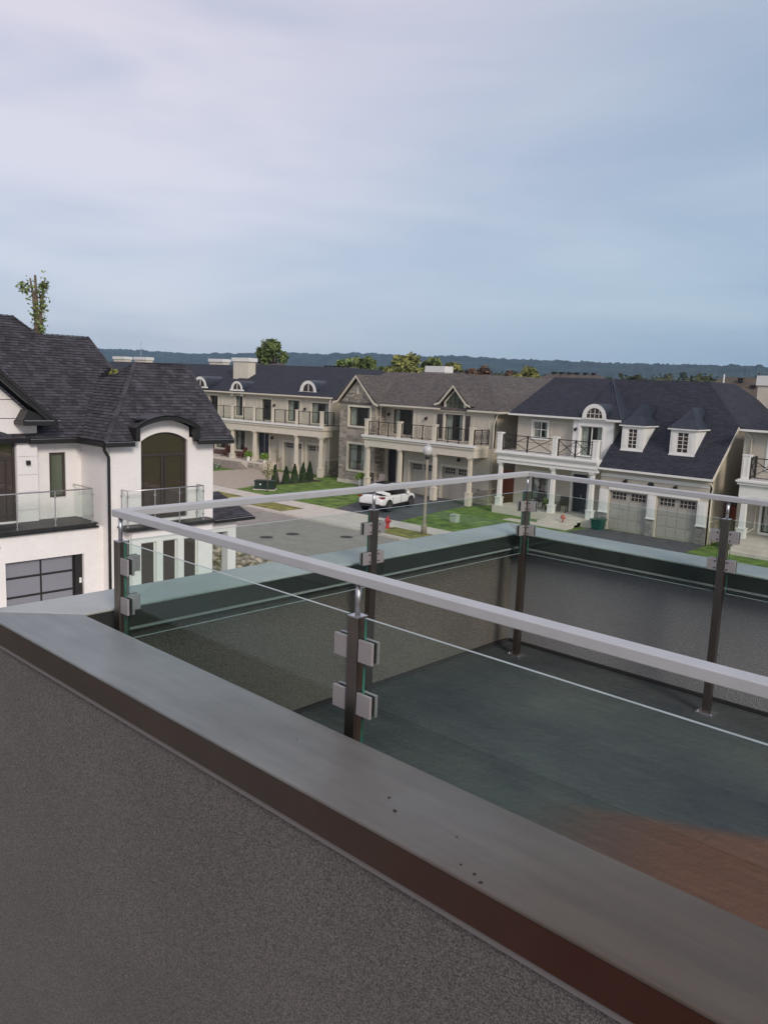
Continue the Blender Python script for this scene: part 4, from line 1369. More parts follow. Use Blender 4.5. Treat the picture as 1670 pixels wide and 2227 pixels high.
for x0, x1 in ((-21.15, -19.72), (-18.02, -16.5)):
    yf = 45.78
    fd = FY(yf)
    dm = thing('dormer', (x0, yf, 5), None, None, None)
    dm.parent = H1; dm.location = Vector((x0, yf, 5))-OFF[H1.name]
    xm = (x0+x1)/2
    MB().fb(fd, x0, x0+.44, 5.0, 6.44, -.1, 0).fb(fd, x1-.44, x1, 5.0, 6.44, -.1, 0).fb(fd, x0+.44, x1-.44, 5.0, 5.13, -.1, 0).fb(fd, x0+.44, x1-.44, 6.28, 6.44, -.1, 0).fb(fd, x0-.03, x1+.03, 4.93, 5.0, -.1, .05).fb(fd, x0+.12, x0+.3, 5.2, 6.2, .001, .02).fb(fd, x1-.3, x1-.12, 5.2, 6.2, .001, .02).build('dormer_front', WTRIM, dm)
    MB().fb(fd, x0+.44, x1-.44, 5.13, 6.28, -.07, -.06).build('pane', GL_DARK, dm)
    mu = MB().fb(fd, xm-.015, xm+.015, 5.13, 6.28, -.058, -.03)
    for k in range(1, 5): mu.fb(fd, x0+.44, x1-.44, 5.13+.23*k-.012, 5.13+.23*k+.012, -.057, -.032)
    mu.build('muntin', WTRIM, dm)
    for xx in (x0, x1-.05):
        MB().prism(F((xx, 0, 0), (0, 1, 0), (1, 0, 0)), [(yf+.1, 5.02), (yf+.1, 6.44), (sl(6.44)+.15, 6.44), (sl(5.02)+.1, 5.02)], 0, .05).build('cheek', WTRIM, dm)
    MB().box(x0-.16, x1+.16, yf-.15, sl(6.5)+.1, 6.445, 6.53).build('eave_band', WTRIM, dm)
    rr_ = MB()
    ap = (xm, yf+.95, 7.78)
    A_, B_, C_, D_ = (x0-.18, yf-.17, 6.535), (x1+.18, yf-.17, 6.535), (x1+.18, sl(6.5)+.2, 6.535), (x0-.18, sl(6.5)+.2, 6.535)
    mid = [tuple(Vector(q)*.5+Vector(ap)*.5-Vector((0, 0, .1))) for q in (A_, B_, C_, D_)]
    bk = (xm, sl(7.7)+.1, 7.76)
    rr_.add([A_, B_, C_, D_]+mid+[ap, bk], [(0, 1, 5, 4), (1, 2, 6, 5), (3, 0, 4, 7), (4, 5, 8), (5, 6, 9, 8), (7, 4, 8, 9), (2, 3, 7, 6), (6, 7, 9)])
    rr_.build('dormer_roof', METROOF, dm)
downpipe(H1, [(-14.98, 44.7, 3.7), (-14.93, 45.12, 3.3), (-14.97, 45.12, 3.1), (-14.97, 45.12, 1.1), (-14.8, 45.0, .8), (-14.75, 44.95, .1)], CREAM, .045)
ch = MB().box(-16.8, -15.4, 55.8, 56.8, 6.5, 9.3).build('chimney', CREAM, H1)
MB().box(-16.9, -15.3, 55.7, 56.9, 9.3, 9.95).build('chimney_cap', WTRIM, ch)
MB().tube([(-18.6, 54.5, 9.3), (-18.6, 54.5, 9.95)], .05, 8).build('vent_pipe', WTRIM, H1)

# ------------------------------------------------------------------ middle stone-fronted house
H2 = thing('detached_house', (-38, 47, 0), 'taupe house with stone gabled bay, brown roof, scrollwork balcony and car in its driveway', 'house', GR)
b0, p1, p2, gz = FY(46.5), FY(47.6), FY(46.7), FY(46.51)
hbay = [(-46.05, -43.62, 4.85, 6.38), (-46.02, -44.08, 1.2, 3.32)]
wall(H2, b0, -47.15, -43.0, 0, 6.72, hbay, BEIGE)
TB = MB()
TB.prism(b0, [(-47.15, 6.72), (-43.0, 6.72), (-45.08, 8.75)], -.25, 0)
TB.build('gable', BEIGE, H2)
window(H2, b0, hbay[0], 3, 1, trim=.15, curtain=.22, tm=CREAM, fm=BRONZE, proud=.1)
window(H2, b0, hbay[1], 2, (.8,), trim=.17, curtain=.35, tm=CREAM, proud=.1)
stones(H2, b0, [(-47.15, -43.0, .32, 6.7)], solo=230, holes=[(hbay[0][0]-.15, hbay[0][1]+.15, hbay[0][2]-.15, hbay[0][3]+.15), (hbay[1][0]-.17, hbay[1][1]+.17, hbay[1][2]-.17, hbay[1][3]+.17)])
rr3 = random.Random(5)
gs = MB()
z = 6.72
while z < 8.6:
    h = rr3.uniform(.12, .2)
    half = 2.07*(8.75-z-h)/2.03
    a = -45.08-half
    while a < -45.08+half-.05:
        l = min(rr3.uniform(.25, .6), -45.08+half-a)
        if not (-45.25 < a+l and a < -44.9 and 7.4 < z+h and z < 8.15): gs.fb(b0, a+.008, a+l-.008, z+.008, z+h-.008, .003, rr3.uniform(.03, .07))
        a += l
    z += h
gs.build('stone_veneer', STONE, H2, kind='stuff')
MB().fb(b0, -45.2, -44.95, 7.45, 8.05, .003, .09).build('gable_vent', CREAM, H2)
MB().fb(b0, -47.2, -42.95, 0, .3, .003, .11).build('plinth', CREAM, H2)
ckf = F((-43.0, 0, 0), (0, 1, 0), (1, 0, 0))
wall(H2, ckf, 46.75, 47.6, 0, 6.72, [], BEIGE, name='side_wall')
stones(H2, ckf, [(46.51, 47.6, .32, 6.6)])
# flared rake boards
rk_ = MB()
pts_ = [(-47.75, 6.74), (-47.2, 6.86), (-45.1, 8.98), (-43.0, 6.86), (-42.55, 6.74)]
for (xa, za), (xb, zb) in zip(pts_, pts_[1:]):
    rk_.hexa([(xa, 46.1, za-.17), (xb, 46.1, zb-.17), (xb, 46.22, zb-.17), (xa, 46.22, za-.17), (xa, 46.1, za), (xb, 46.1, zb), (xb, 46.22, zb), (xa, 46.22, za)])
rk_.build('rake_board', CREAM, H2)
hgl = [(-42.1, -39.85, 4.42, 6.4)]
hgd = [(-42.55, -41.6, .2, 3.2), (-41.05, -40.7, .3, 3.2)]
wall(H2, p1, -43.0, -39.0, .1, 4.1, hgd, GREIGE)
wall(H2, p1, -43.0, -39.0, 4.1, 6.75, hgl, GREIGE)
dd = MB().fb(p1, -42.52, -41.63, .22, 3.17, -.18, -.12).build('front_door', mat('dark_door_paint', (.025, .024, .028), .4), H2)
MB().fb(p1, -42.4, -41.75, 1.2, 2.9, -.119, -.10).build('panel', MATS['dark_door_paint'], dd)
MB().fb(p1, -41.03, -40.72, .3, 3.17, -.18, -.12).build('side_panel', mat('red_brown_wood', (.075, .022, .015), .6, var=.3, scale=3), H2)
window(H2, p1, hgl[0], 3, 1, trim=.1, curtain=.2, tm=CREAM)
lamp_on_wall(H2, p1, -42.55, 5.95, .9)
hup = [(-36.0, -34.3, 4.42, 6.33)]
wall(H2, p2, -39.0, -31.5, 4.1, 6.75, hup, GREIGE)
MB().box(-39.2, -39.0, 46.7, 47.6, 4.1, 6.75).build('side_wall', CREAM, H2)
window(H2, p2, hup[0], 2, 2, trim=.14, curtain=.3, tm=CREAM)
for a0, a1 in ((-36.75, -36.25), (-34.05, -33.65)):
    s_ = MB().fb(p2, a0, a1, 4.5, 6.3, .003, .04).build('shutter', BRONZE, H2)
lamp_on_wall(H2, p2, -37.8, 5.9, .9)
for a0, a1 in ((-38.6, -37.1), (-33.3, -31.95)):
    MB().fb(p2, a0, a1, 4.45, 4.5, .003, .03).fb(p2, a0, a1, 6.2, 6.25, .003, .03).fb(p2, a0-.05, a0, 4.45, 6.25, .003, .03).fb(p2, a1, a1+.05, 4.45, 6.25, .003, .03).build('wall_panel_moulding', CREAM, H2)
hg = [(-39.06, -36.72, -.02, 2.4), (-35.85, -33.3, -.02, 2.4)]
wall(H2, gz, -39.6, -31.5, -.02, 4.08, hg, GREIGE)
MB().box(-39.8, -39.6, 46.51, 47.6, 0, 4.08).build('side_wall', GREIGE, H2)
for h in hg:
    garage_door(H2, gz, *h)
    MB().fb(gz, h[0]-.22, h[0]-.02, 0, 2.62, .003, .07).fb(gz, h[1]+.02, h[1]+.22, 0, 2.62, .003, .07).fb(gz, h[0]-.02, h[1]+.02, 2.42, 2.62, .003, .07).build('door_surround', CREAM, H2)
stones(H2, gz, [(-36.48, -36.1, 0, 1.1), (-33.05, -31.5, 0, 1.1)], solo=30)
lamp_on_wall(H2, gz, -34.3, 3.05, .9)
MB().fb(gz, -32.9, -31.6, .2, 6, -1.4, -1.3).fb(p1, -42.8, -31.8, 4.2, 6.6, -1.4, -1.3).fb(b0, -47, -43.3, .2, 6.6, -1.4, -1.3).build('interior_wall', DARKIN, H2)
sr = F((-31.5, 0, 0), (0, 1, 0), (1, 0, 0))
wall(H2, sr, 46.76, 66, 0, 6.7, [], BEIGE, name='side_wall')
stones(H2, sr, [(46.55, 51.5, 0, 1.1)])
MB().fb(sr, 46.8, 60, 4.0, 4.12, .002, .04).fb(sr, 46.8, 60, 1.12, 1.2, .002, .09).build('side_ledge', CREAM, H2)
MB().box(-47.15, -46.9, 46.76, 66, 0, 6.7).build('side_wall', BEIGE, H2)
# gabled window
gf = FY(46.45)
pk = [(-36.75, 7.08), (-36.3, 7.2), (-35.05, 8.5), (-33.8, 7.2), (-33.4, 7.08)]
MB().prism(gf, [(-36.1, 6.55), (-34.0, 6.55), (-34.0, 7.25), (-35.05, 8.3), (-36.1, 7.25)], -.24, -.14).build('gable', CREAM, H2)
rk_ = MB()
for (xa, za), (xb, zb) in zip(pk, pk[1:]):
    rk_.hexa([(xa, 46.2, za-.14), (xb, 46.2, zb-.14), (xb, 46.32, zb-.14), (xa, 46.32, za-.14), (xa, 46.2, za), (xb, 46.2, zb), (xb, 46.32, zb), (xa, 46.32, za)])
rk_.build('rake_board', CREAM, H2)
gw = MB().prism(gf, [(-35.85, 6.68), (-34.25, 6.68), (-34.25, 7.2), (-35.05, 8.05), (-35.85, 7.2)], -.139, -.125).build('gable_window', GL_GREEN, H2)  # diffuse grey-green of this glass stands in for its reflection
mu = MB()
for x, z1 in ((-35.45, 7.6), (-35.05, 8.0), (-34.65, 7.6)): mu.fb(gf, x-.03, x+.03, 6.68, z1, -.124, -.09)
for z_ in (6.7, 7.2): mu.fb(gf, -35.85, -34.25, z_-.03, z_+.03, -.124, -.092)
mu.bar(gf.p(-35.85, 7.2, -.1), gf.p(-35.05, 8.03, -.1), .05).bar(gf.p(-34.25, 7.2, -.1), gf.p(-35.05, 8.03, -.1), .05)
mu.build('muntin', BRONZE, gw)
s2 = (9.4-6.78)/5.6
roof(H2, [[(-47.5, 46.4, 6.78), (-30.9, 46.4, 6.78), (-36.3, 52, 9.4), (-47.2, 52, 9.4)],
          [(-30.9, 46.4, 6.78), (-30.9, 67, 6.78), (-36.3, 67, 9.4), (-36.3, 52, 9.4)],
          [(-36.3, 52, 9.38), (-36.3, 67, 9.38), (-47.2, 67, 9.38), (-47.2, 52, 9.38)],
          [(-47.5, 46.4, 6.78), (-47.2, 52, 9.4), (-47.2, 67, 9.4), (-47.5, 67, 6.78)],
          [(-42.55, 46.12, 6.80), (-45.1, 46.12, 9.03), (-45.1, 51.3, 9.03), (-42.55, 46.5, 6.80)],
          [(-47.75, 46.12, 6.80), (-45.1, 46.12, 9.03), (-45.1, 51.3, 9.03), (-47.75, 46.5, 6.80)],
          [(-33.4, 46.22, 7.12), (-35.05, 46.22, 8.55), (-35.05, 50.3, 8.55), (-33.4, 47.2, 7.12)],
          [(-36.75, 46.22, 7.12), (-35.05, 46.22, 8.55), (-35.05, 50.3, 8.55), (-36.75, 47.2, 7.12)]], RFBRWN)
gutter(H2, (-42.5, 46.36, 6.78), (-36.3, 46.36, 6.78), CREAM)
gutter(H2, (-33.7, 46.36, 6.78), (-30.86, 46.36, 6.78), CREAM)
gutter(H2, (-30.86, 46.4, 6.78), (-30.86, 66, 6.78), CREAM)
MB().box(-43, -31, 46.42, 46.69, 6.56, 6.6).box(-31.49, -30.95, 46.4, 66, 6.56, 6.6).build('soffit', CREAM, H2)
# porch
MB().box(-42.95, -39.7, 44.6, 47.5, 0, .12).build('porch_slab', CONC, H2)
MB().box(-42.6, -31.75, 44.85, 45.2, 3.46, 4.02).box(-31.75-.3, -31.75, 45.2, 46.5, 3.46, 4.02).build('porch_beam', CREAM, H2)
MB().box(-42.7, -31.7, 44.75, 46.49, 4.025, 4.3).box(-42.99, -39.01, 46.49, 47.59, 4.11, 4.3).build('balcony_slab', CREAM, H2)
MB().box(-42.78, -31.62, 44.66, 44.84, 4.2, 4.36).build('cornice', WTRIM, H2)
for x in (-42.3, -38.85, -35.4, -32.15): column(H2, x, 45.02, .0, 3.46, .27, CREAM, .9)
fb2 = FY(44.82)
for a in (-42.45, -39.0, -35.5, -32.1): pillar(H2, fb2, a, 4.362, 5.6, .32, CREAM, -.02)
for a0, a1 in ((-42.27, -39.18), (-38.82, -35.68), (-35.32, -32.28)): rail(H2, fb2, a0, a1, 4.36, 5.45, 'scroll', -.18, 3)
rail(H2, F((-31.85, 0, 0), (0, 1, 0), (1, 0, 0)), 44.95, 46.6, 4.36, 5.45, 'scroll', 0, 2)
downpipe(H2, [(-42.4, 46.4, 6.7), (-42.75, 46.75, 6.3), (-42.8, 46.8, 4.4)], CREAM, .045)
downpipe(H2, [(-31.0, 46.4, 6.7), (-31.4, 46.72, 6.2), (-31.42, 46.6, 5.9), (-31.42, 46.6, .2)], CREAM, .045)
mch = MB().box(-46.0, -43.9, 56, 57, 9.0, 9.75).build('chimney', CREAM, H2)
MB().box(-46.1, -43.8, 55.9, 57.1, 9.55, 10.1).build('chimney_cap', WTRIM, mch)

# ------------------------------------------------------------------ left house, turned a little with the street
H3 = thing('detached_house', (-50, 47, 0), 'farthest beige house with arched roof windows, long balcony with black railings and potted plants', 'house', GR, rz=R(6.6), local=True)
c0, u0, q0 = FY(0), FY(1.6), FY(1.2)
hu3 = [(-12.45, -11.5, 4.72, 6.6), (-8.9, -7.65, 4.5, 6.45), (-5.55, -4.05, 4.6, 6.5), (-2.6, -.6, 4.6, 6.4), (-16.2, -15.0, 4.8, 6.5)]
wall(H3, u0, -26, -.3, 4.3, 6.95, hu3, GREIGE)
for h, n, cu in zip(hu3, (2, 3, 2, 3, 2), (.3, 0, .32, .3, 0)): window(H3, u0, h, n, 1, trim=.13, curtain=cu, tm=CREAM, fm=BRONZE if n != 2 else BRONZE)
for a0, a1 in ((-14.3, -13.2), (-11.2, -9.6), (-7.2, -5.9), (-3.8, -2.85)):
    MB().fb(u0, a0, a1, 4.7, 4.75, .003, .03).fb(u0, a0, a1, 6.45, 6.5, .003, .03).fb(u0, a0-.05, a0, 4.7, 6.5, .003, .03).fb(u0, a1, a1+.05, 4.7, 6.5, .003, .03).build('wall_panel_moulding', CREAM, H3)
lamp_on_wall(H3, u0, -7.2, 5.95, .9)
lamp_on_wall(H3, u0, -3.35, 5.8, .9)
hg3 = [(-5.5, -3.35, -.02, 2.65), (-2.65, -.7, -.02, 2.6)]
wall(H3, q0, -6.2, -.05, -.02, 4.2, hg3, GREIGE)
for h in hg3:
    garage_door(H3, q0, *h)
    MB().fb(q0, h[0]-.22, h[0]-.02, 0, 2.85, .003, .07).fb(q0, h[1]+.02, h[1]+.22, 0, 2.85, .003, .07).fb(q0, h[0]-.02, h[1]+.02, 2.67, 2.85, .003, .07).build('door_surround', CREAM, H3)
stones(H3, q0, [(-.46, -.05, 0, 1.35), (-3.1, -2.9, 0, 1.1), (-6.2, -5.75, 0, 1.1)])
he3 = [(-9.3, -7.85, .74, 3.25), (-12.4, -11.05, 1.4, 3.25), (-15.2, -13.4, 1.4, 3.25)]
wall(H3, u0, -26, -6.2, 0, 4.29, he3, GREIGE)
ed = MB().fb(u0, -9.28, -7.87, .75, 3.22, -.18, -.12).build('front_door', MATS['navy_door_paint'], H3)
MB().fb(u0, -8.6, -8.55, .8, 3.2, -.119, -.09).build('door_meeting_stile', STEEL, ed)
MB().fb(u0, -9.5, -9.3, .74, 3.4, .003, .08).fb(u0, -7.85, -7.65, .74, 3.4, .003, .08).fb(u0, -9.3, -7.85, 3.25, 3.4, .003, .08).build('door_surround', CREAM, H3)
window(H3, u0, he3[1], 2, (.75,), trim=.13, curtain=.3, tm=CREAM)
window(H3, u0, he3[2], 3, (.75,), trim=.13, curtain=.2, tm=CREAM)
BRICK = mat('red_brown_ledge_stone', (.15, .085, .07), .9, var=.3, scale=5, piece=.35, c2=(.10, .07, .06))
stones(H3, u0, [(-26, -9.6, .74, 1.22), (-26, -15.5, 1.22, 3.2), (-13.2, -12.6, 1.22, 3.2)], m=BRICK)
lamp_on_wall(H3, u0, -7.4, 2.9, .9)
MB().fb(u0, -25, -.6, .2, 6.9, -1.4, -1.3).build('interior_wall', DARKIN, H3)
s3 = F((-.05, 0, 0), (0, 1, 0), (1, 0, 0))
wall(H3, s3, 1.45, 14, 0, 4.2, [], BEIGE, name='side_wall')
wall(H3, F((-.3, 0, 0), (0, 1, 0), (1, 0, 0)), 1.85, 14, 4.2, 6.95, [], BEIGE, name='side_wall')
stones(H3, s3, [(1.21, 5, 0, 1.35)])
MB().fb(s3, 1.25, 12, 4.1, 4.2, .002, .06).fb(s3, 1.25, 12, 4.55, 4.62, -.24, -.2).fb(s3, 1.25, 12, 1.37, 1.44, .002, .09).build('side_ledge', CREAM, H3)
MB().box(-26, -6.25, -.75, 1.59, 0, .72).build('porch_slab', CONC, H3)
for i in range(4):
    MB().box(-13.2, -8.4-.25*i, -2.1+.34*i, -.76, .003*i, .15+.14*i).build('step', mat('brown_stone_step', (.27, .23, .2), .9, var=.2, scale=4), H3)
stones(H3, FY(-.76), [(-8.2, -6.3, 0, .6)])
MB().box(-26, .3, -.22, .12, 3.5, 4.1).box(.02, .3, .12, 1.2, 3.5, 4.1).build('porch_beam', CREAM, H3)
MB().box(-26, .42, -.32, 1.59, 4.105, 4.42).build('balcony_slab', CREAM, H3)
MB().box(-26, .5, -.42, -.25, 4.3, 4.46).build('cornice', WTRIM, H3)
for x, z0 in ((.05, 0), (-2.85, 0), (-8.1, .722), (-11.1, .722), (-16, .722)): column(H3, x, -.05, z0, 3.5, .28, CREAM, .75 if z0 == 0 else .4)
r3 = FY(-.25)
for a in (.1, -2.78, -5.72, -8.1, -11.0): pillar(H3, r3, a, 4.462, 5.78, .26, CREAM, -.02)
for a0, a1, n in ((-2.6, -.05, 2), (-5.55, -2.95, 2), (-7.95, -5.9, 2), (-10.85, -8.25, 2), (-14.6, -11.2, 3), (-19, -14.7, 3)): rail(H3, r3, a0, a1, 4.46, 5.68, 'plain', -.15, n)
rail(H3, F((.1, 0, 0), (0, 1, 0), (1, 0, 0)), -.1, 1.5, 4.46, 5.68, 'plain', 0, 2)
roof(H3, [[(-13.3, 1.1, 6.99), (.2, 1.1, 6.99), (-5, 7, 9.72), (-15.9, 7, 9.75)],
          [(.2, 1.1, 6.99), (.2, 15, 6.99), (-5, 15, 9.72), (-5, 7, 9.72)],
          [(-15.9, 7, 9.74), (-5, 7, 9.72), (-5, 15, 9.7), (-15.9, 15, 9.7)],
          [(-44, 1.1, 6.93), (-13.32, 1.1, 6.93), (-15.92, 7, 9.62), (-40, 7, 9.62)],
          [(-40, 7, 9.62), (-15.92, 7, 9.62), (-15.92, 15, 9.6), (-40, 15, 9.6)]], RFNAVY)
gutter(H3, (-26, 1.05, 7.0), (.25, 1.05, 7.0), CREAM)
MB().box(-26, .1, 1.1, 1.59, 6.82, 6.86).build('soffit', CREAM, H3)
chm = MB().box(-15.35, -13.2, 3.9, 4.9, 7.5, 9.95).build('chimney', CREAM, H3)
MB().box(-15.5, -13.05, 3.8, 5.0, 9.95, 10.32).build('chimney_cap', WTRIM, chm)
for a0, a1 in ((-24.8, -22.4), (-38.3, -35.9), (-42.5, -40.1)):
    cc = MB().box(a0+.1, a1-.1, 9, 10, 9.3, 9.95).build('chimney', CREAM, H3)
    MB().box(a0, a1, 8.9, 10.1, 9.95, 10.28).build('chimney_cap', WTRIM, cc)
MB().tube([(-37.6, 9.5, 10.2), (-37.6, 9.5, 12.2)], .03, 6).build('mast', STEEL, H3)
for xc, rr_, zb in ((-12.0, .82, 7.2), (-3.4, 1.0, 7.35), (-17.3, 1.0, 7.3)):
    yl = 1.25 if xc < -10 else 1.9
    fl_ = FY(yl)
    oo, ii = arc(xc-rr_, xc+rr_, zb, rr_*1.02, 12), arc(xc-rr_*.66, xc+rr_*.66, zb+.05, rr_*.68, 12)
    m_ = MB()
    ring(m_, fl_, oo, ii, -.1, 0)
    m_.fb(fl_, xc-rr_-.1, xc+rr_+.1, zb-.12, zb+.02, -.1, .05)
    if xc > -13 and xc < -10:
        m_.fb(fl_, xc-rr_, xc-rr_*.66, 6.6, zb-.12, -.1, 0).fb(fl_, xc+rr_*.66, xc+rr_, 6.6, zb-.12, -.1, 0)
    al = m_.build('arched_dormer', WTRIM, H3)
    MB().prism(fl_, ii, -.08, -.07).build('pane', GL_DARK, al)
    mu = MB().fb(fl_, xc-.03, xc+.03, zb+.02, zb+rr_*.7, -.069, -.04)
    mu.build('muntin', WTRIM, al)
    br = MB()
    for (xa, za), (xb, zb_) in zip(oo, oo[1:]):
        ya, yb = 1.1+(za-6.99)/.463, 1.1+(zb_-6.99)/.463
        br.hexa([(xa, yl, za-.02), (xb, yl, zb_-.02), (xb, yb+.1, zb_-.02), (xa, ya+.1, za-.02), (xa, yl, za+.02), (xb, yl, zb_+.02), (xb, yb+.1, zb_+.02), (xa, ya+.1, za+.02)])
    br.build('barrel_roof', METROOF, H3)
downpipe(H3, [(.1, 1.1, 6.9), (-.1, 1.1, 6.5), (-.02, 1.08, 6.3), (-.02, 1.08, 1.5), (.05, 1.0, 1.2), (.05, 1.0, .1)], CREAM, .045)

# ------------------------------------------------------------------ house at the right edge
H4 = thing('detached_house', (-8, 46, 0), 'cream house cut by the right edge, white pillars and black balcony rail', 'house', GR)
v1, v0 = FY(46.5), FY(44.9)
hv = [(-12.6, -11.2, 1.0, 2.95), (-12.6, -11.2, 4.6, 6.3)]
wall(H4, v1, -13.75, -3, 0, 6.7, hv+[(-10.5, -9.5, .6, 3)], GREIGE)
window(H4, v1, hv[0], 2, 1, trim=.13, curtain=.4)
window(H4, v1, hv[1], 2, 2, trim=.13, curtain=.3)
MB().fb(v1, -10.48, -9.52, .62, 2.98, -.18, -.12).build('front_door', MATS['navy_door_paint'], H4)
MB().fb(v1, -13.5, -3.2, .2, 6.5, -1.4, -1.3).build('interior_wall', DARKIN, H4)
MB().box(-14.0, -13.75, 46.5, 60, 0, 6.7).build('side_wall', GREIGE, H4)
MB().box(-13.5, -3, 44.6, 46.49, 0, .75).build('porch_slab', CONC, H4)
for i in range(3): MB().box(-13.2, -8, 43.6+.33*i, 44.59, .003*i, .18+.18*i).build('step', CONC, H4)
MB().box(-13.4, -3, 44.85, 45.2, 3.05, 3.75).build('porch_beam', WTRIM, H4)
MB().box(-13.5, -3, 44.7, 46.49, 3.755, 4.05).box(-13.58, -3, 44.62, 44.8, 3.9, 4.0).build('balcony_slab', WTRIM, H4)
for x in (-13.1, -9.3, -5.5): column(H4, x, 45.02, .752, 3.05, .3)
vp = FY(44.85)
for a in (-13.2, -9.3, -5.5): pillar(H4, vp, a, 4.052, 5.4, .38, c=-.02)
for a0, a1 in ((-12.98, -9.52), (-9.08, -5.72)): rail(H4, vp, a0, a1, 4.06, 5.25, 'cross', -.2, 2)
rail(H4, F((-13.2, 0, 0), (0, 1, 0), (1, 0, 0)), 45.3, 46.45, 4.06, 5.25, 'cross', 0, 1)
roof(H4, [[(-14.05, 45.9, 6.75), (-2, 45.9, 6.75), (-6, 50.6, 9.2), (-10.2, 50.6, 9.2)], [(-14.05, 45.9, 6.75), (-10.2, 50.6, 9.2), (-10.2, 56, 9.2), (-14.05, 60, 6.75)], [(-10.2, 50.6, 9.19), (-6, 50.6, 9.19), (-6, 56, 9.19), (-10.2, 56, 9.19)]], RFNAVY)
gutter(H4, (-14.05, 45.86, 6.76), (-2, 45.86, 6.76))
downpipe(H4, [(-13.8, 45.9, 6.7), (-13.55, 46.4, 6.2), (-13.55, 46.42, 4.2)], CREAM, .045)
downpipe(H4, [(-12.9, 46.4, 3.6), (-12.9, 46.4, 1.2), (-13.2, 45.9, .9), (-13.2, 45.9, .1)], CREAM, .045)

# ------------------------------------------------------------------ roofs behind the first row
def back_house(label, x0, x1, y0, y1, ze, zr, rx0, rx1, m, vents=(), wm=BEIGE):
    t = thing('rear_house', ((x0+x1)/2, (y0+y1)/2, 0), label, 'house', 'houses of the street behind')
    MB().box(x0+.4, x1-.4, y0+.4, y1-.4, 0, ze-.05).build('wall', wm, t)
    ym = (y0+y1)/2
    roof(t, [[(x0, y0, ze), (x1, y0, ze), (rx1, ym, zr), (rx0, ym, zr)], [(x1, y0, ze), (x1, y1, ze), (rx1, ym, zr)], [(x0, y1, ze), (x1, y1, ze), (rx1, ym, zr), (rx0, ym, zr)], [(x0, y0, ze), (x0, y1, ze), (rx0, ym, zr)]], m)
    for (x, y, z) in vents:
        MB().box(x-.16, x+.16, y-.15, y+.15, z-.25, z+.03).box(x-.24, x+.24, y-.2, y+.2, z+.03, z+.08).build('roof_vent', BLACK, t)
    return t
back_house('tan roofed house behind, right of the navy dormer house', -29, -15.5, 64, 76, 6.4, 10.1, -24.6, -21.5, RFTAN, [(-22.9, 69.2, 9.95), (-21.6, 68.6, 9.4), (-20.2, 67.5, 8.7)])
back_house('tan roofed house behind at the right edge of the picture', -14.5, 2, 66, 78, 6.4, 9.7, -10, -4, RFTAN)
back_house('brown roofed house behind with a row of black roof vents, left of the navy roof', -47.5, -33, 66, 78, 6.4, 10.05, -43, -37.5, RFBRWN, [(-42.6+.9*i, 72, 10.12) for i in range(6)]+[(-45.1+.5*i, 71.4, 8.9+.3*i) for i in range(3)])
back_house('brown roofed house behind the stone gabled house, low ridge with small vents', -64, -50, 66, 78, 6.4, 9.95, -60, -54, RFBRWN, [(-57+.8*i, 72, 10.0) for i in range(5)], wm=GREIGE)
back_house('brown roofed house behind the farthest house, row of small vents on its ridge', -80, -67, 64, 76, 6.4, 10.1, -75.5, -69, RFBRWN, [(-74.6+.8*i, 70, 10.15) for i in range(6)], wm=GREIGE)
back_house('brown roofed house behind the big chimney, ridge under the green tree', -98, -83, 66, 78, 6.4, 10.45, -92.5, -85.5, RFBRWN, [(-91.6+.9*i, 72, 10.5) for i in range(6)], wm=GREIGE)

# red-brown wooden fence panels between the houses
def fence(x0, x1, y, h, label):
    t = thing('wooden_fence', ((x0+x1)/2, y, 0), label, 'fence', 'wooden fences between the houses')
    n = max(3, int((x1-x0)/.16))
    bm_ = MB().box(0, (x1-x0)/n-.012, 0, .03, .06, h).mesh('board', mat('red_stained_wood', (.19, .055, .03), .85, var=.3, scale=3, piece=.2))
    for i in range(n): link('board', bm_, t, (x0+(x1-x0)*i/n, y, 0))
    MB().box(x0, x1, y+.031, y+.08, .3, .4).box(x0, x1, y+.031, y+.08, h-.4, h-.3).build('fence_rail', MATS['red_stained_wood'], t)
    for x in (x0-.05, x1+.05): MB().box(x-.05, x+.05, y-.03, y+.08, 0, h+.1).build('fence_post', MATS['red_stained_wood'], t)
fence(-31.25, -29.55, 47.4, 2.6, 'red-brown wooden fence left of the white pillared porch')
fence(-14.9, -14.1, 47.4, 2.2, 'red-brown wooden fence right of the dormer house, near the right edge')
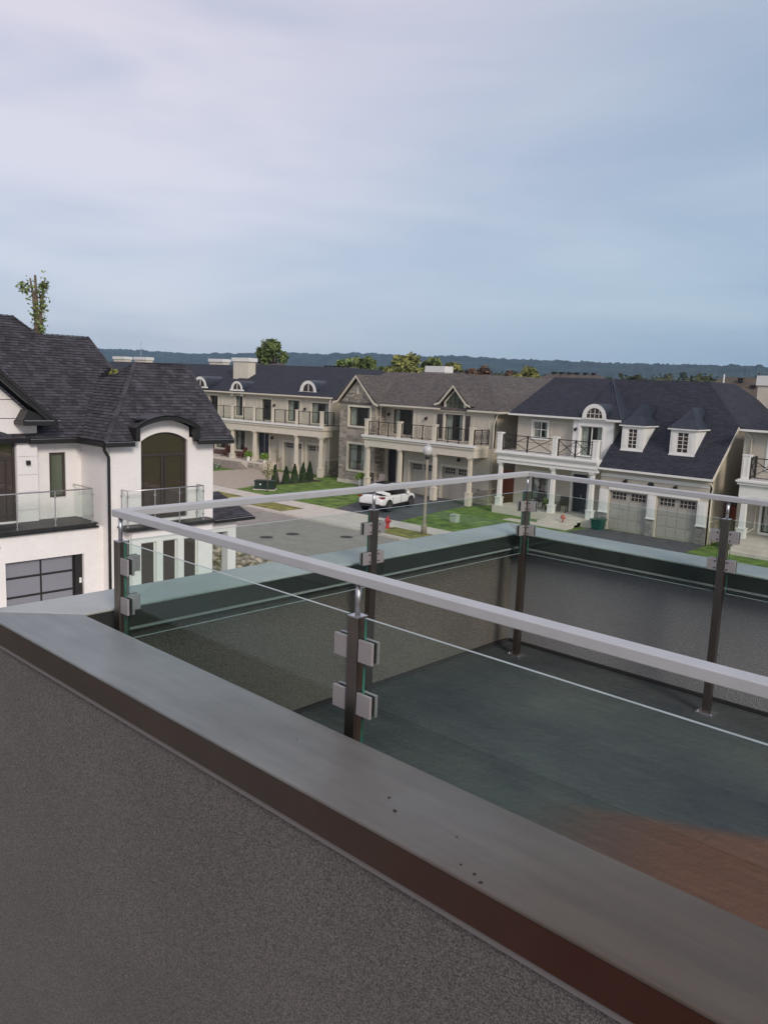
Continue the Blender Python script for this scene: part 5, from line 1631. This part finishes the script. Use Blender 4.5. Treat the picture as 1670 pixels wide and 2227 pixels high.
# ------------------------------------------------------------------ white car in the driveway
def build_car():
    hd = math.atan2(2.7, -.62)
    t = thing('parked_car', (-34.65, 39.3, .03), 'white five-door crossover parked nose-in on the dark driveway of the stone-fronted house', 'car', None, rz=hd, local=True)
    PW = mat('white_car_paint', (.78, .78, .77), .22, var=.02, spec=.6)
    # stations: x from rear bumper to nose, half width, sill z, waist z, deck z (top of body at centre)
    st = [(-2.28, .70, .46, .72, .98), (-2.22, .84, .40, .80, 1.06), (-2.0, .91, .34, .90, 1.10), (-1.4, .935, .32, .94, 1.10), (-.6, .925, .30, .93, 1.06), (.3, .92, .30, .92, 1.02), (.95, .925, .30, .90, 1.0), (1.5, .92, .33, .86, .96), (1.95, .88, .36, .80, .88), (2.2, .76, .40, .70, .78), (2.3, .55, .46, .62, .68)]
    mb = MB()
    n = 12
    for x, w_, zs, zw, zd in st:
        mb.v += [Vector(q) for q in ((x, -w_*.88, zs), (x, -w_*.98, zs+.1), (x, -w_, (zs+zw)/2), (x, -w_*.985, zw-.06), (x, -w_*.93, zw+.03), (x, -w_*.6, zd),
                                     (x, w_*.6, zd), (x, w_*.93, zw+.03), (x, w_*.985, zw-.06), (x, w_, (zs+zw)/2), (x, w_*.98, zs+.1), (x, w_*.88, zs))]
    for i in range(len(st)-1):
        for j in range(n):
            mb.f.append((i*n+j, i*n+(j+1) % n, (i+1)*n+(j+1) % n, (i+1)*n+j))
    mb.f += [tuple(range(n)), tuple((len(st)-1)*n+j for j in range(n))[::-1]]
    body = mb.build('body', PW, t, smooth=True)
    ss = body.modifiers.new('sub', 'SUBSURF'); ss.levels = 1; ss.render_levels = 2
    # greenhouse
    gh = [(-2.08, .72, 1.06, .60, 1.14), (-1.75, .80, 1.05, .60, 1.42), (-1.2, .83, 1.03, .62, 1.58), (-.3, .85, 1.0, .64, 1.64), (.35, .85, .98, .62, 1.60), (.75, .84, .96, .58, 1.40), (1.25, .80, .93, .56, 1.02)]
    g = MB()
    for x, wb, zb, wt, zt in gh:
        g.v += [Vector(q) for q in ((x, -wb, zb), (x, -(wb*.4+wt*.6), zb*.35+zt*.65), (x, -wt, zt-.03), (x, -wt*.5, zt), (x, wt*.5, zt), (x, wt, zt-.03), (x, wb*.4+wt*.6, zb*.35+zt*.65), (x, wb, zb))]
    for i in range(len(gh)-1):
        for j in range(7): g.f.append((i*8+j, i*8+j+1, (i+1)*8+j+1, (i+1)*8+j))
    g.f += [tuple(range(8)), tuple((len(gh)-1)*8+j for j in range(8))[::-1]]
    g.build('windows', mat('car_window_black', (.012, .013, .015), .08, var=.05, spec=.8), t, smooth=True)
    rf = MB()
    rs = [(-2.02, .60, 1.22), (-1.75, .62, 1.45), (-1.2, .64, 1.605), (-.3, .66, 1.665), (.35, .64, 1.625), (.55, .6, 1.53)]
    for x, wt, zt in rs: rf.v += [Vector(q) for q in ((x, -wt, zt-.05), (x, -wt*.8, zt), (x, wt*.8, zt), (x, wt, zt-.05), (x, wt, zt-.08), (x, -wt, zt-.08))]
    for i in range(len(rs)-1):
        for j in range(6): rf.f.append((i*6+j, i*6+(j+1) % 6, (i+1)*6+(j+1) % 6, (i+1)*6+j))
    rf.f += [tuple(range(6)), tuple((len(rs)-1)*6+j for j in range(6))[::-1]]
    rf.build('roof', PW, t, smooth=True)
    MB().box(-.95, .2, -.42, .42, 1.655, 1.69).build('sunroof', MATS['car_window_black'], t)
    for s in (-1, 1):
        MB().bar((.55, s*.62, 1.52), (1.25, s*.82, .97), .07, .05).bar((.55, s*.62, 1.54), (-1.75, s*.65, 1.46), .03, .05).build('front_pillar', PW, t)
        MB().bar((-1.25, s*.86, 1.02), (-2.0, s*.66, 1.24), .22, .04, (0, s, .4)).build('rear_pillar', PW, t)
        MB().bar((-.35, s*.872, .99), (-.42, s*.665, 1.6), .06, .03, (0, s, .4)).build('door_pillar', BLACK, t)
        MB().tube([(-1.5, s*.66, 1.60), (-1.2, s*.66, 1.66), (.1, s*.67, 1.70), (.35, s*.66, 1.65)], .018, 6).build('roof_rail', STEEL, t)
        MB().blob((.75, s*1.0, 1.02), .12, .7, 2, 0).build('mirror', PW, t, smooth=True)
        MB().box(-1.35, 1.05, s*.895-.03, s*.895+.03, .27, .43).build('sill', BLACK, t)
        for x0, z0 in ((-.9, .86), (.1, .86)): MB().box(x0, x0+.18, s*.94-.012, s*.94+.012, z0, z0+.03).build('door_handle', PW, t)
        for x0 in (-1.0, .02, .98): MB().box(x0-.005, x0+.005, s*.935-.006, s*.935+.004, .45, .93).build('door_seam', BLACK, t)
        tl = MB().box(-2.22, -1.9, min(s*.5, s*.9), max(s*.5, s*.9), .88, .96)
        tl.build('tail_light', mat('red_lens', (.25, .01, .01), .2), t)
        for x0 in (-1.42, 1.36):
            MB().tube([(x0, s*.70, .36), (x0, s*.925, .36)], .415, 24).build('wheel_arch', BLACK, t)
            wr = MB()
            wr.tube([(x0, s*.71, .355), (x0, s*.72, .355), (x0, s*.93, .355), (x0, s*.945, .355)], [.31, .355, .355, .33], 24)
            wo = wr.build('wheel', RUBBER, t)
            rm = MB()
            rm.tube([(x0, s*.93, .355), (x0, s*.948, .355)], [.05, .045], 10)
            for k in range(5):
                a = 2*math.pi*k/5+.3
                rm.bar((x0, s*.947, .355), (x0+.24*math.cos(a), s*.95, .355+.24*math.sin(a)), .06, .02, (0, 1, 0))
            for k in range(20):
                a, b = 2*math.pi*k/20, 2*math.pi*(k+1)/20
                rm.bar((x0+.24*math.cos(a), s*.948, .355+.24*math.sin(a)), (x0+.24*math.cos(b), s*.948, .355+.24*math.sin(b)), .03, .025, (0, 1, 0))
            rm.build('rim', STEEL, wo)
    MB().box(-2.31, -2.15, -.72, .72, .34, .52).build('rear_bumper', BLACK, t)
    MB().box(-2.315, -2.29, -.26, .26, .6, .72).build('number_plate', WTRIM, t)
    MB().box(-2.235, -2.2, -.5, .5, .9, .945).build('light_bar', MATS['red_lens'], t)
    MB().box(2.12, 2.3, -.5, .5, .42, .6).build('grille', BLACK, t)
    return t
car_ = build_car()
car_.scale = (1.07, 1.07, 1.07)

# ------------------------------------------------------------------ street furniture
lamp = thing('street_lamp', (-26.84, 33.97, 0), 'tall slim beige street lamp with a pale acorn globe, between kerb and sidewalk', 'street lamp')
LX, LY = -26.84, 33.97
PB = mat('beige_lamp_pole', (.27, .235, .185), .7, var=.1)
MB().lathe((LX, LY, 0), [(.17, 0), (.17, .5), (.12, .6), (.095, .7), (.085, 2.5), (.075, 4.2), (.06, 4.3)], 16).build('pole', PB, lamp, smooth=True)
hd_ = MB().lathe((LX, LY, 4.3), [(.06, 0), (.12, .05), (.15, .12), (.10, .18), (.14, .25)], 16).build('lamp_collar', BLACK, lamp, smooth=True)
MB().lathe((LX, LY, 4.5), [(.15, .05), (.24, .16), (.28, .3), (.26, .46), (.16, .58), (.13, .6)], 16).build('globe', mat('frosted_globe', (.5, .5, .5), .25, var=.05), lamp, smooth=True)
MB().lathe((LX, LY, 5.08), [(.15, 0), (.17, .02), (.1, .1), (.03, .14), (.02, .22)], 16).build('finial', mat('grey_cap', (.35, .35, .35), .5), lamp, smooth=True)
hy = thing('fire_hydrant', (-29.35, 33.6, 0), 'red fire hydrant on the verge beside the concrete apron', 'fire hydrant')
RED = mat('hydrant_red', (.42, .025, .03), .5, var=.12, scale=6)
MB().lathe((-29.35, 33.6, 0), [(.17, 0), (.17, .05), (.11, .07), (.11, .42), (.14, .44), (.14, .5), (.12, .52), (.11, .6), (.07, .68), (.03, .71), (.03, .76)], 16).build('barrel', RED, hy, smooth=True)
MB().tube([(-29.58, 33.6, .44), (-29.12, 33.6, .44)], .065, 12).build('side_nozzle', RED, hy)
MB().tube([(-29.35, 33.6, .4), (-29.35, 33.4, .4)], .08, 12).build('front_nozzle', RED, hy)
ub = MB().box(-28.58, -28.1, 38.5, 38.9, 0, .46).box(-28.61, -28.07, 38.47, 38.93, .46, .52)
ub.solo('utility_pedestal', mat('pale_green_box', (.38, .42, .34), .6), 'small pale utility box standing on the lawn of the navy-roofed house', 'utility box', base=(-28.3, 38.7, 0), bevel=.02)
tx = thing('transformer_box', (-45.95, 37.6, 0), 'dark green transformer box on the lawn corner behind the young tree', 'transformer')
DG = mat('dark_green_steel', (.012, .03, .022), .5, var=.2)
dv = Vector((.79, .61, 0)); nv = Vector((-.61, .79, 0)); cc_ = Vector((-45.95, 37.55, 0))
ft = F(cc_, dv, -nv)
MB().fb(ft, -.75, .75, .06, .62, -.75, 0).build('cabinet', DG, tx, bevel=.02)
MB().fb(ft, -.79, .79, .62, .72, -.8, .04).build('lid', DG, tx, bevel=.02)
MB().fb(ft, -.85, .85, 0, .06, -.85, .08).build('base_pad', CONC, tx)
MB().fb(ft, -.35, -.25, .38, .5, .002, .01).build('warning_label', WTRIM, tx)
MB().fb(ft, -.01, .01, .1, .6, .002, .012).build('door_seam', BLACK, tx)

# ------------------------------------------------------------------ plants
def leaves(mb, c, r, n, s, sq=(1, 1, 1), rr=rnd, hollow=.35):
    c = Vector(c)
    for _ in range(n):
        d = Vector((rr.gauss(0, 1), rr.gauss(0, 1), rr.gauss(0, 1))).normalized()
        q = r*(hollow+(1-hollow)*rr.random()**.6)
        p = c+Vector((d.x*q*sq[0], d.y*q*sq[1], d.z*q*sq[2]))
        a = Vector((rr.gauss(0, 1), rr.gauss(0, 1), rr.gauss(0, .7))).normalized()
        b = a.cross(Vector((rr.gauss(0, 1), rr.gauss(0, 1), rr.gauss(0, 1)))).normalized()
        k = s*rr.uniform(.6, 1.3)
        mb.add([p-a*k, p+b*k*.55, p+a*k, p-b*k*.55], [(0, 1, 2, 3)])
    return mb
for i, (x, y, h, lab) in enumerate(((-48.5, 40.7, 1.75, 'small dark green cone-shaped cedar, first from the transformer box'), (-48.2, 41.6, 1.6, 'small dark green cone-shaped cedar, second from the transformer box'), (-48.3, 42.6, 1.75, 'small dark green cone-shaped cedar, middle of the row of five'), (-48.4, 43.6, 1.8, 'small dark green cone-shaped cedar, fourth from the transformer box'), (-48.8, 44.7, 1.85, 'small dark green cone-shaped cedar nearest the garage pillar'))):
    h *= .86
    t = thing('cedar_shrub', (x, y, 0), lab, 'cedar shrub', 'cedars along the paved driveway')
    MB().tube([(x, y, 0), (x, y, .5)], .04, 6).build('stem', BARK, t)
    m_ = MB()
    for k in range(900):
        u = rnd.random()**.7
        z_ = .08+u*(h-.08)
        r_ = (.33+.02*i)*(1-u)**(.7+.06*i)*rnd.uniform(.62, 1.12)+.02
        a = rnd.uniform(0, 6.28)
        p = Vector((x+r_*math.cos(a), y+r_*math.sin(a), z_))
        o_ = Vector((math.cos(a)*.04, math.sin(a)*.04, .1))
        s_ = Vector((-math.sin(a), math.cos(a), 0))*.03
        m_.add([p-s_, p+s_, p+o_], [(0, 1, 2)])
    m_.lathe((x, y, .05), [(.36, 0), (.34, .3), (.2, h*.55), (.03, h*.9)], 8)
    m_.build('crown', LEAFD, t, recalc=False)
MB().box(-49.1, -47.9, 40.2, 45.3, -.05, .03).solo('mulch_strip', SOIL, 'dark soil strip under the row of small cedars', 'soil', base=(-48.5, 42.7, 0))
def tree(name, loc, label, stems, clusters, n, s, lm, cat='tree', group=None, bark=BARK):
    t = thing(name, loc, label, cat, group)
    b = MB()
    for pts, rs in stems: b.tube(pts, rs, 7)
    b.build('trunk', bark, t, smooth=True)
    c = MB()
    tot = sum(q[3] for q in clusters)
    for x, y, z_, r_, *sq in clusters:
        leaves(c, (x, y, z_), r_, int(n*r_/tot), s, sq[0] if sq else (1, 1, 1), hollow=.1)
    c.build('crown', lm, t, recalc=False)
    return t
# young staked tree by the transformer
X, Y = -45.13, 37.22
tree('young_tree', (X, Y, 0), 'young thin tree with sparse yellow-green leaves in front of the transformer box', [([(X, Y, 0), (X+.03, Y, 1.2), (X, Y, 2.3)], [.04, .03, .012]), ([(X, Y, 1.0), (X+.25, Y, 1.6)], [.015, .006]), ([(X, Y, 1.1), (X-.25, Y+.1, 1.7)], [.015, .006])],
     [(X, Y, 1.9, .38, (1, 1, 1.3)), (X+.25, Y+.1, 1.5, .28), (X-.28, Y-.1, 1.45, .26), (X, Y, 1.2, .25)], 420, .055, LEAFY)
X, Y = -46.9, 39.5
tree('young_tree', (X, Y, 0), 'bare slim sapling behind the transformer box, beside the first cedar', [([(X, Y, 0), (X+.03, Y, 2), (X, Y+.05, 3.9)], [.045, .035, .01]), ([(X, Y, 2.2), (X-.35, Y, 3.0)], [.015, .005]), ([(X, Y, 1.8), (X+.35, Y, 2.6)], [.015, .005]), ([(X, Y, 2.7), (X+.2, Y, 3.4)], [.012, .005])],
     [(X-.2, Y, 2.8, .3), (X+.25, Y, 2.3, .3)], 60, .05, LEAFY)
# tall stems rising behind the white house
def dirpt(dx, dy, z40, D): return (CAM.x+dx/40*D, CAM.y+dy/40*D, 8.6+(z40-8.6)*D/40)
D = 56
A0 = dirpt(-36.45, 16.3, 8.0, D); A1 = dirpt(-36.5, 16.3, 10.2, D); A2 = dirpt(-36.55, 16.35, 11.3, D); A3 = dirpt(-36.52, 16.3, 12.55, D)
B3 = dirpt(-36.62, 16.12, 12.4, D); C3 = dirpt(-36.36, 16.62, 12.3, D); C1 = dirpt(-36.42, 16.45, 10.9, D)
base = (A0[0], A0[1], 0)
tt = thing('pollarded_tree', base, 'tall cut-back tree with three bare stems and sparse leaves behind the white house roof', 'tree')
b = MB()
b.tube([base, A0, A1, A2, A3], [.35, .24, .18, .11, .07], 8)
b.tube([A1, tuple(Vector(A2)*.5+Vector(B3)*.5-Vector((0, 0, .3))), B3], [.12, .09, .055], 8)
b.tube([A0, C1, C3], [.16, .11, .06], 8)
b.build('trunk', BARK, tt, smooth=True)
c = MB()
for p, q, n in ((A1, A2, 110), (A1, B3, 90), (A0, C1, 420), (C1, C3, 200), (A0, A1, 260)):
    for k in range(n):
        u = rnd.random()
        w_ = Vector(p)*(1-u)+Vector(q)*u+Vector((rnd.gauss(0, .15), rnd.gauss(0, .15), rnd.gauss(0, .2)))
        leaves(c, w_, .12, 1, .13)
leaves(c, Vector(B3)+Vector((-.1, -.35, -.6)), .42, 90, .13)
leaves(c, Vector(C3)+Vector((0, 0, -.2)), .3, 50, .12)
leaves(c, Vector(A0)+Vector((.1, .25, 1.2)), .5, 160, .12)
c.build('crown', LEAF, tt, recalc=False)
dx_, dy_ = None, None
SMALLTREE = lambda X, Y: tree('small_tree', (X, Y, 0), 'yellow-green tree top just showing behind the white house roof', [([(X, Y, 0), (X, Y, 7.5)], [.12, .06])], [(X, Y, 8.55, .42, (1, 1, .8)), (X+.3, Y+.3, 8.3, .35), (X-.2, Y+.1, 8.1, .5)], 900, .11, LEAFY)
# trees behind the street
def big(d40, D, h, rc, lm, label, n=2300, s=.30, sq=1.0, px=None):
    x, y = CAM.x+d40[0]*D, CAM.y+d40[1]*D
    rr = random.Random(int(D*7+h*13))
    cl = []
    for k in range(9):
        a, u = rr.uniform(0, 6.28), rr.random()
        cl.append((x+rc*.7*math.cos(a), y+rc*.7*math.sin(a), h-rc*sq*(.35+1.0*u), rc*rr.uniform(.25, .5), (1, 1, 1.35) if 'upright' in label or 'notched' in label else (1, 1, .85)))
    cl.append((x, y, h-rc*.45, rc*.38, (1, 1, 1.1)))
    st = [([(x, y, 0), (x, y, h*.5), (x+.2, y, h*.85)], [.3, .2, .06])]
    for k in range(4):
        st.append(([(x, y, h*.4), (cl[k][0], cl[k][1], cl[k][2])], [.14, .04]))
    return tree('leafy_tree', (x, y, 0), label, st, cl, n, s, lm, 'tree', 'trees behind the houses')
def dpx(px):
    c = Vector((px-835, 0, 0))
    d = fw*1781.6+r2*(px-835)+u2*(1113.5-790)
    d.z = 0
    d.normalize()
    return d.x, d.y
SMALLTREE(CAM.x+dpx(226)[0]*42, CAM.y+dpx(226)[1]*42)
def zpx(px, py, D):
    d = fw*1781.6+r2*(px-835)+u2*(1113.5-py)
    return 8.6+d.z/math.hypot(d.x, d.y)*D
for px, py, D, rc, lm, lab in ((600, 742, 118, 1.9, LEAF, 'upright green tree behind the big white chimney'), (578, 754, 120, 1.3, LEAF, 'green tree with a notched top left of the tallest one'),
                               (800, 774, 112, 2.6, LEAF, 'broad green tree behind the gable peak'), (762, 782, 116, 1.8, LEAF, 'low green tree left of the gable peak'),
                               (897, 764, 108, 2.7, LEAFY, 'tall rounded yellow-green tree behind the stone house ridge'), (940, 777, 112, 2.0, LEAF, 'olive tree right of the tall rounded one'),
                               (985, 786, 110, 2.2, LEAFY, 'low olive tree right of the white chimney'), (845, 795, 102, 1.8, LEAFY, 'small yellow tree on the roof ridge line'),
                               (1055, 792, 108, 2.6, LEAFB, 'reddish brown tree behind the brown roof'), (1155, 795, 106, 2.4, LEAFY, 'yellow-green bushy tree behind the roof vents'),
                               (1110, 806, 112, 2.0, LEAFB, 'brownish tree left of the bushy yellow one')):
    dx, dy = dpx(px)
    big((dx, dy), D, zpx(px, py, D), rc, lm, lab)
# distant treeline
wood = MB()
rw_ = random.Random(11)
for k in range(900):
    px = rw_.uniform(150, 1800)
    D = rw_.uniform(125, 520)
    dx, dy = dpx(px)
    if px > 1130 and rw_.random() < .55: continue
    top = zpx(px, 815+(px-835)*.014+(1 if px > 1100 else 0)+rw_.gauss(0, 2.5), D)
    x, y = CAM.x+dx*D, CAM.y+dy*D
    top += rw_.choice((-1.5, 0, 0, .8, 2.0))*D/300
    r_ = rw_.uniform(1.6, 4.0)
    leaves(wood, (x, y, top-r_*.8), r_, 34, .75, (1, 1, .8), rw_)
    wood.blob((x, y, top-r_), r_*.85, .8, 1, .2)
wo_ = wood.build('distant_wood', mat('wood_foliage', (.06, .066, .03), 1, var=.4, scale=.06, piece=.4, c2=(.03, .045, .022)), kind='stuff', recalc=False)

# potted plants on the far porch, pots on the porches
def l3(lx, ly, z): 
    a = R(6.6)
    return (-50+lx*math.cos(a)-ly*math.sin(a), 47+lx*math.sin(a)+ly*math.cos(a), z)
def potted(loc, label, r=.2, h=.42, top=.42, lm=LEAFP, pm=None):
    x, y, z = loc
    t = thing('potted_plant', loc, label, 'potted plant', 'plants in pots on the porches')
    MB().lathe(loc, [(r*.6, 0), (r*.85, h*.6), (r, h-.04), (r*1.08, h-.04), (r*1.08, h)], 12).build('pot', pm or WTRIM, t)
    leaves(MB().blob((x, y, z+h+top*.35), top*.5, .8, 1), (x, y, z+h+top*.4), top, 260, .1, (1, 1, .8)).build('leaves', lm, t, recalc=False)
potted(l3(-8.52, -.45, .722), 'bright green plant in a white pot, left of the dark double door')
potted(l3(-6.42, -.45, .722), 'bright green plant in a white pot, right of the dark double door')
potted((-25.95, 45.5, .502), 'grey-green bushy plant in a dark pot behind the middle porch pillar', r=.2, h=.35, top=.36, lm=LEAF, pm=BLACK)
potted((-43.6, 45.6, .0), 'bright green plant beside the stone bay, above the car', r=.22, h=.7, top=.4)
# low shrubs beside the far porch steps
for i in range(7):
    lx, ly = -15.8+.95*i, -2.9+.35*i*.3
    x, y, z = l3(lx, ly-.1*i, 0)
    t = thing('low_shrub', (x, y, 0), ['pale variegated low shrub at the left end of the bed by the white wall', 'dark round low shrub, second in the bed by the far steps', 'pale low shrub, third in the bed by the far steps', 'dark low shrub, middle of the bed by the far steps', 'small pale shrub, fifth in the bed by the far steps', 'dark small shrub, sixth in the bed by the far steps', 'smallest dark shrub at the right end of the bed by the steps'][i], 'shrub', 'low shrubs in front of the far porch')
    leaves(MB().blob((x, y, .22), .3, .8, 1), (x, y, .25), .42, 150, .09, (1, 1, .7)).build('leaves', LEAFD if i % 2 else mat('leaf_pale', (.22, .27, .19), .8, var=.4, scale=8, piece=.5), t, recalc=False)
hd3 = MB()
for i in range(14):
    x, y, z = l3(-20+.45*i, -1.7, 0)
    hd3.blob((x, y, .5), .45, 1, 1)
    leaves(hd3, (x, y, .5), .55, 110, .1, (1, 1, .9))
hd3.solo('hedge', LEAFD, 'dark green clipped hedge in front of the far porch', 'hedge')
# porch furniture and odds and ends
def chair(x, y, z, rz, label, m):
    t = thing('porch_chair', (x, y, z), label, 'chair', 'seats on the porches', rz=rz, local=True)
    for sx_ in (-.26, .26):
        for sy in (-.24, .24): MB().box(sx_-.03, sx_+.03, sy-.03, sy+.03, 0, .42 if sy < 0 else .44).build('leg', m, t)
        MB().box(sx_-.05, sx_+.05, -.28, .28, .6, .65).build('armrest', m, t)
    MB().box(-.3, .3, -.28, .28, .44, .52).build('seat', m, t)
    MB().hexa([(-.3, .22, .52), (.3, .22, .52), (.3, .3, .52), (-.3, .3, .52), (-.28, .32, 1.05), (.28, .32, 1.05), (.28, .38, 1.05), (-.28, .38, 1.05)]).build('backrest', m, t)
WK = mat('dark_wicker', (.05, .045, .038), .9, var=.3, scale=20, bump=.6, bscale=60)
chair(-24.9, 45.75, .502, R(15), 'dark wicker chair between the middle and right porch pillars', WK)
chair(-26.9, 45.8, .502, R(-10), 'dark wicker chair under the porch window, left of the middle pillar', WK)
cx_, cy_, cz_ = l3(-10.4, .6, .722)
chair(cx_, cy_, cz_, R(0), 'dark red-brown chair left of the far porch pots', mat('dark_red_wicker', (.09, .03, .025), .9, var=.3, scale=20))
cx_, cy_, cz_ = l3(-12.6, .5, .722)
chair(cx_, cy_, cz_, R(20), 'dark red-brown chair on the far porch beside the white wall', MATS['dark_red_wicker'])
chair(-42.2, 46.3, .122, R(0), 'pale cushioned chair on the porch behind the white car', mat('pale_cushion', (.42, .36, .33), .9, var=.2, scale=8))
chair(-43.0+.0, 45.9, .122, R(20), 'dark chair next to the pale cushioned chair behind the car', WK)
gb = thing('storage_tub', (-21.45, 44.3, 0), 'dark green plastic tub between the porch and the first garage door', 'tub')
GT_ = mat('green_plastic', (.01, .075, .055), .4, var=.1)
MB().hexa([(-21.75, 44.05, .02), (-21.2, 44.05, .02), (-21.2, 44.55, .02), (-21.75, 44.55, .02), (-21.85, 43.97, .62), (-21.1, 43.97, .62), (-21.1, 44.63, .62), (-21.85, 44.63, .62)]).build('tub', GT_, gb, bevel=.02)
MB().box(-21.9, -21.05, 43.92, 44.68, .62, .68).build('rim', GT_, gb, bevel=.01)
fh = thing('garden_ornament', (-23.5, 43.45, .28), 'small red-pink ornament on the steps in front of the porch', 'ornament')
PK = mat('coral_red', (.45, .10, .07), .6)
MB().lathe((-23.5, 43.5, .28), [(.06, 0), (.05, .15), (.12, .2), (.13, .38), (.05, .46)], 10).build('body', PK, fh, smooth=True)
MB().box(-23.68, -23.32, 43.47, 43.53, .5, .58).build('crossbar', PK, fh)

# ------------------------------------------------------------------ wooded ridge on the horizon
ridge = [(-900, 756), (-400, 756), (0, 757), (205, 758), (260, 759), (330, 763), (420, 769), (480, 768), (560, 767), (640, 766), (700, 770), (760, 767), (830, 769), (880, 775), (930, 775), (985, 773), (1060, 778), (1140, 781), (1220, 784), (1330, 789), (1450, 792), (1560, 794), (1670, 797), (1900, 803), (2400, 815), (3200, 835)]
def ridge_y(px):
    for (x0, y0), (x1, y1) in zip(ridge, ridge[1:]):
        if x0 <= px <= x1: return y0+(y1-y0)*(px-x0)/(x1-x0)
    return ridge[-1][1]
hm = MB()
cols, rows = 900, 9
for i in range(cols+1):
    px = -900+4100*i/cols
    dx, dy = dpx(px)
    D0 = 3400-1500*max(0, min(1, (px-200)/1500))
    ztop = zpx(px, ridge_y(px), D0)
    amp = 3.0 if px < 900 else 3.2
    for j in range(rows+1):
        t = j/rows
        D = D0*(.72+.28*t)
        n1 = noise.noise(Vector((px*.05, t*5, 1)))*amp*2.0+noise.noise(Vector((px*.23, t*9, 4)))*amp*.9+rnd.uniform(-1, 1)*amp*.5
        z_ = -2+(ztop+2)*(t**.8)+n1*(.35+.65*t)+ (0 if t == 1 else 9*noise.noise(Vector((px*.012, t*3, 9))))
        hm.v.append(Vector((CAM.x+dx*D, CAM.y+dy*D, z_)))
    hm.v.append(Vector((CAM.x+dx*D0*1.12, CAM.y+dy*D0*1.12, -2)))
w1 = rows+2
for i in range(cols):
    for j in range(w1-1): hm.f.append((i*w1+j, i*w1+j+1, (i+1)*w1+j+1, (i+1)*w1+j))
hm.build('hills', mat('hill_forest', (.03, .05, .04), 1, var=.4, scale=.02, c2=(.012, .022, .02)), kind='structure', recalc=False)

# ------------------------------------------------------------------ haze
hz = MB().box(-4200, 4200, -4200, 4200, -3, 190)
me = hz.mesh('haze', STEEL)
me.materials.clear()
hmt = bpy.data.materials.new('haze_air')
hmt.use_nodes = True
ht = hmt.node_tree
ht.nodes.clear()
ho = ht.nodes.new('ShaderNodeOutputMaterial')
hv_ = ht.nodes.new('ShaderNodeVolumePrincipled')
hv_.inputs['Color'].default_value = (.42, .68, 1, 1)
hv_.inputs['Density'].default_value = HAZE
hv_.inputs['Anisotropy'].default_value = .2
ht.links.new(hv_.outputs[0], ho.inputs['Volume'])
me.materials.append(hmt)
if HAZE > 0:
    ho_ = bpy.data.objects.new('haze', me)
    col.objects.link(ho_)
    ho_['kind'] = 'stuff'
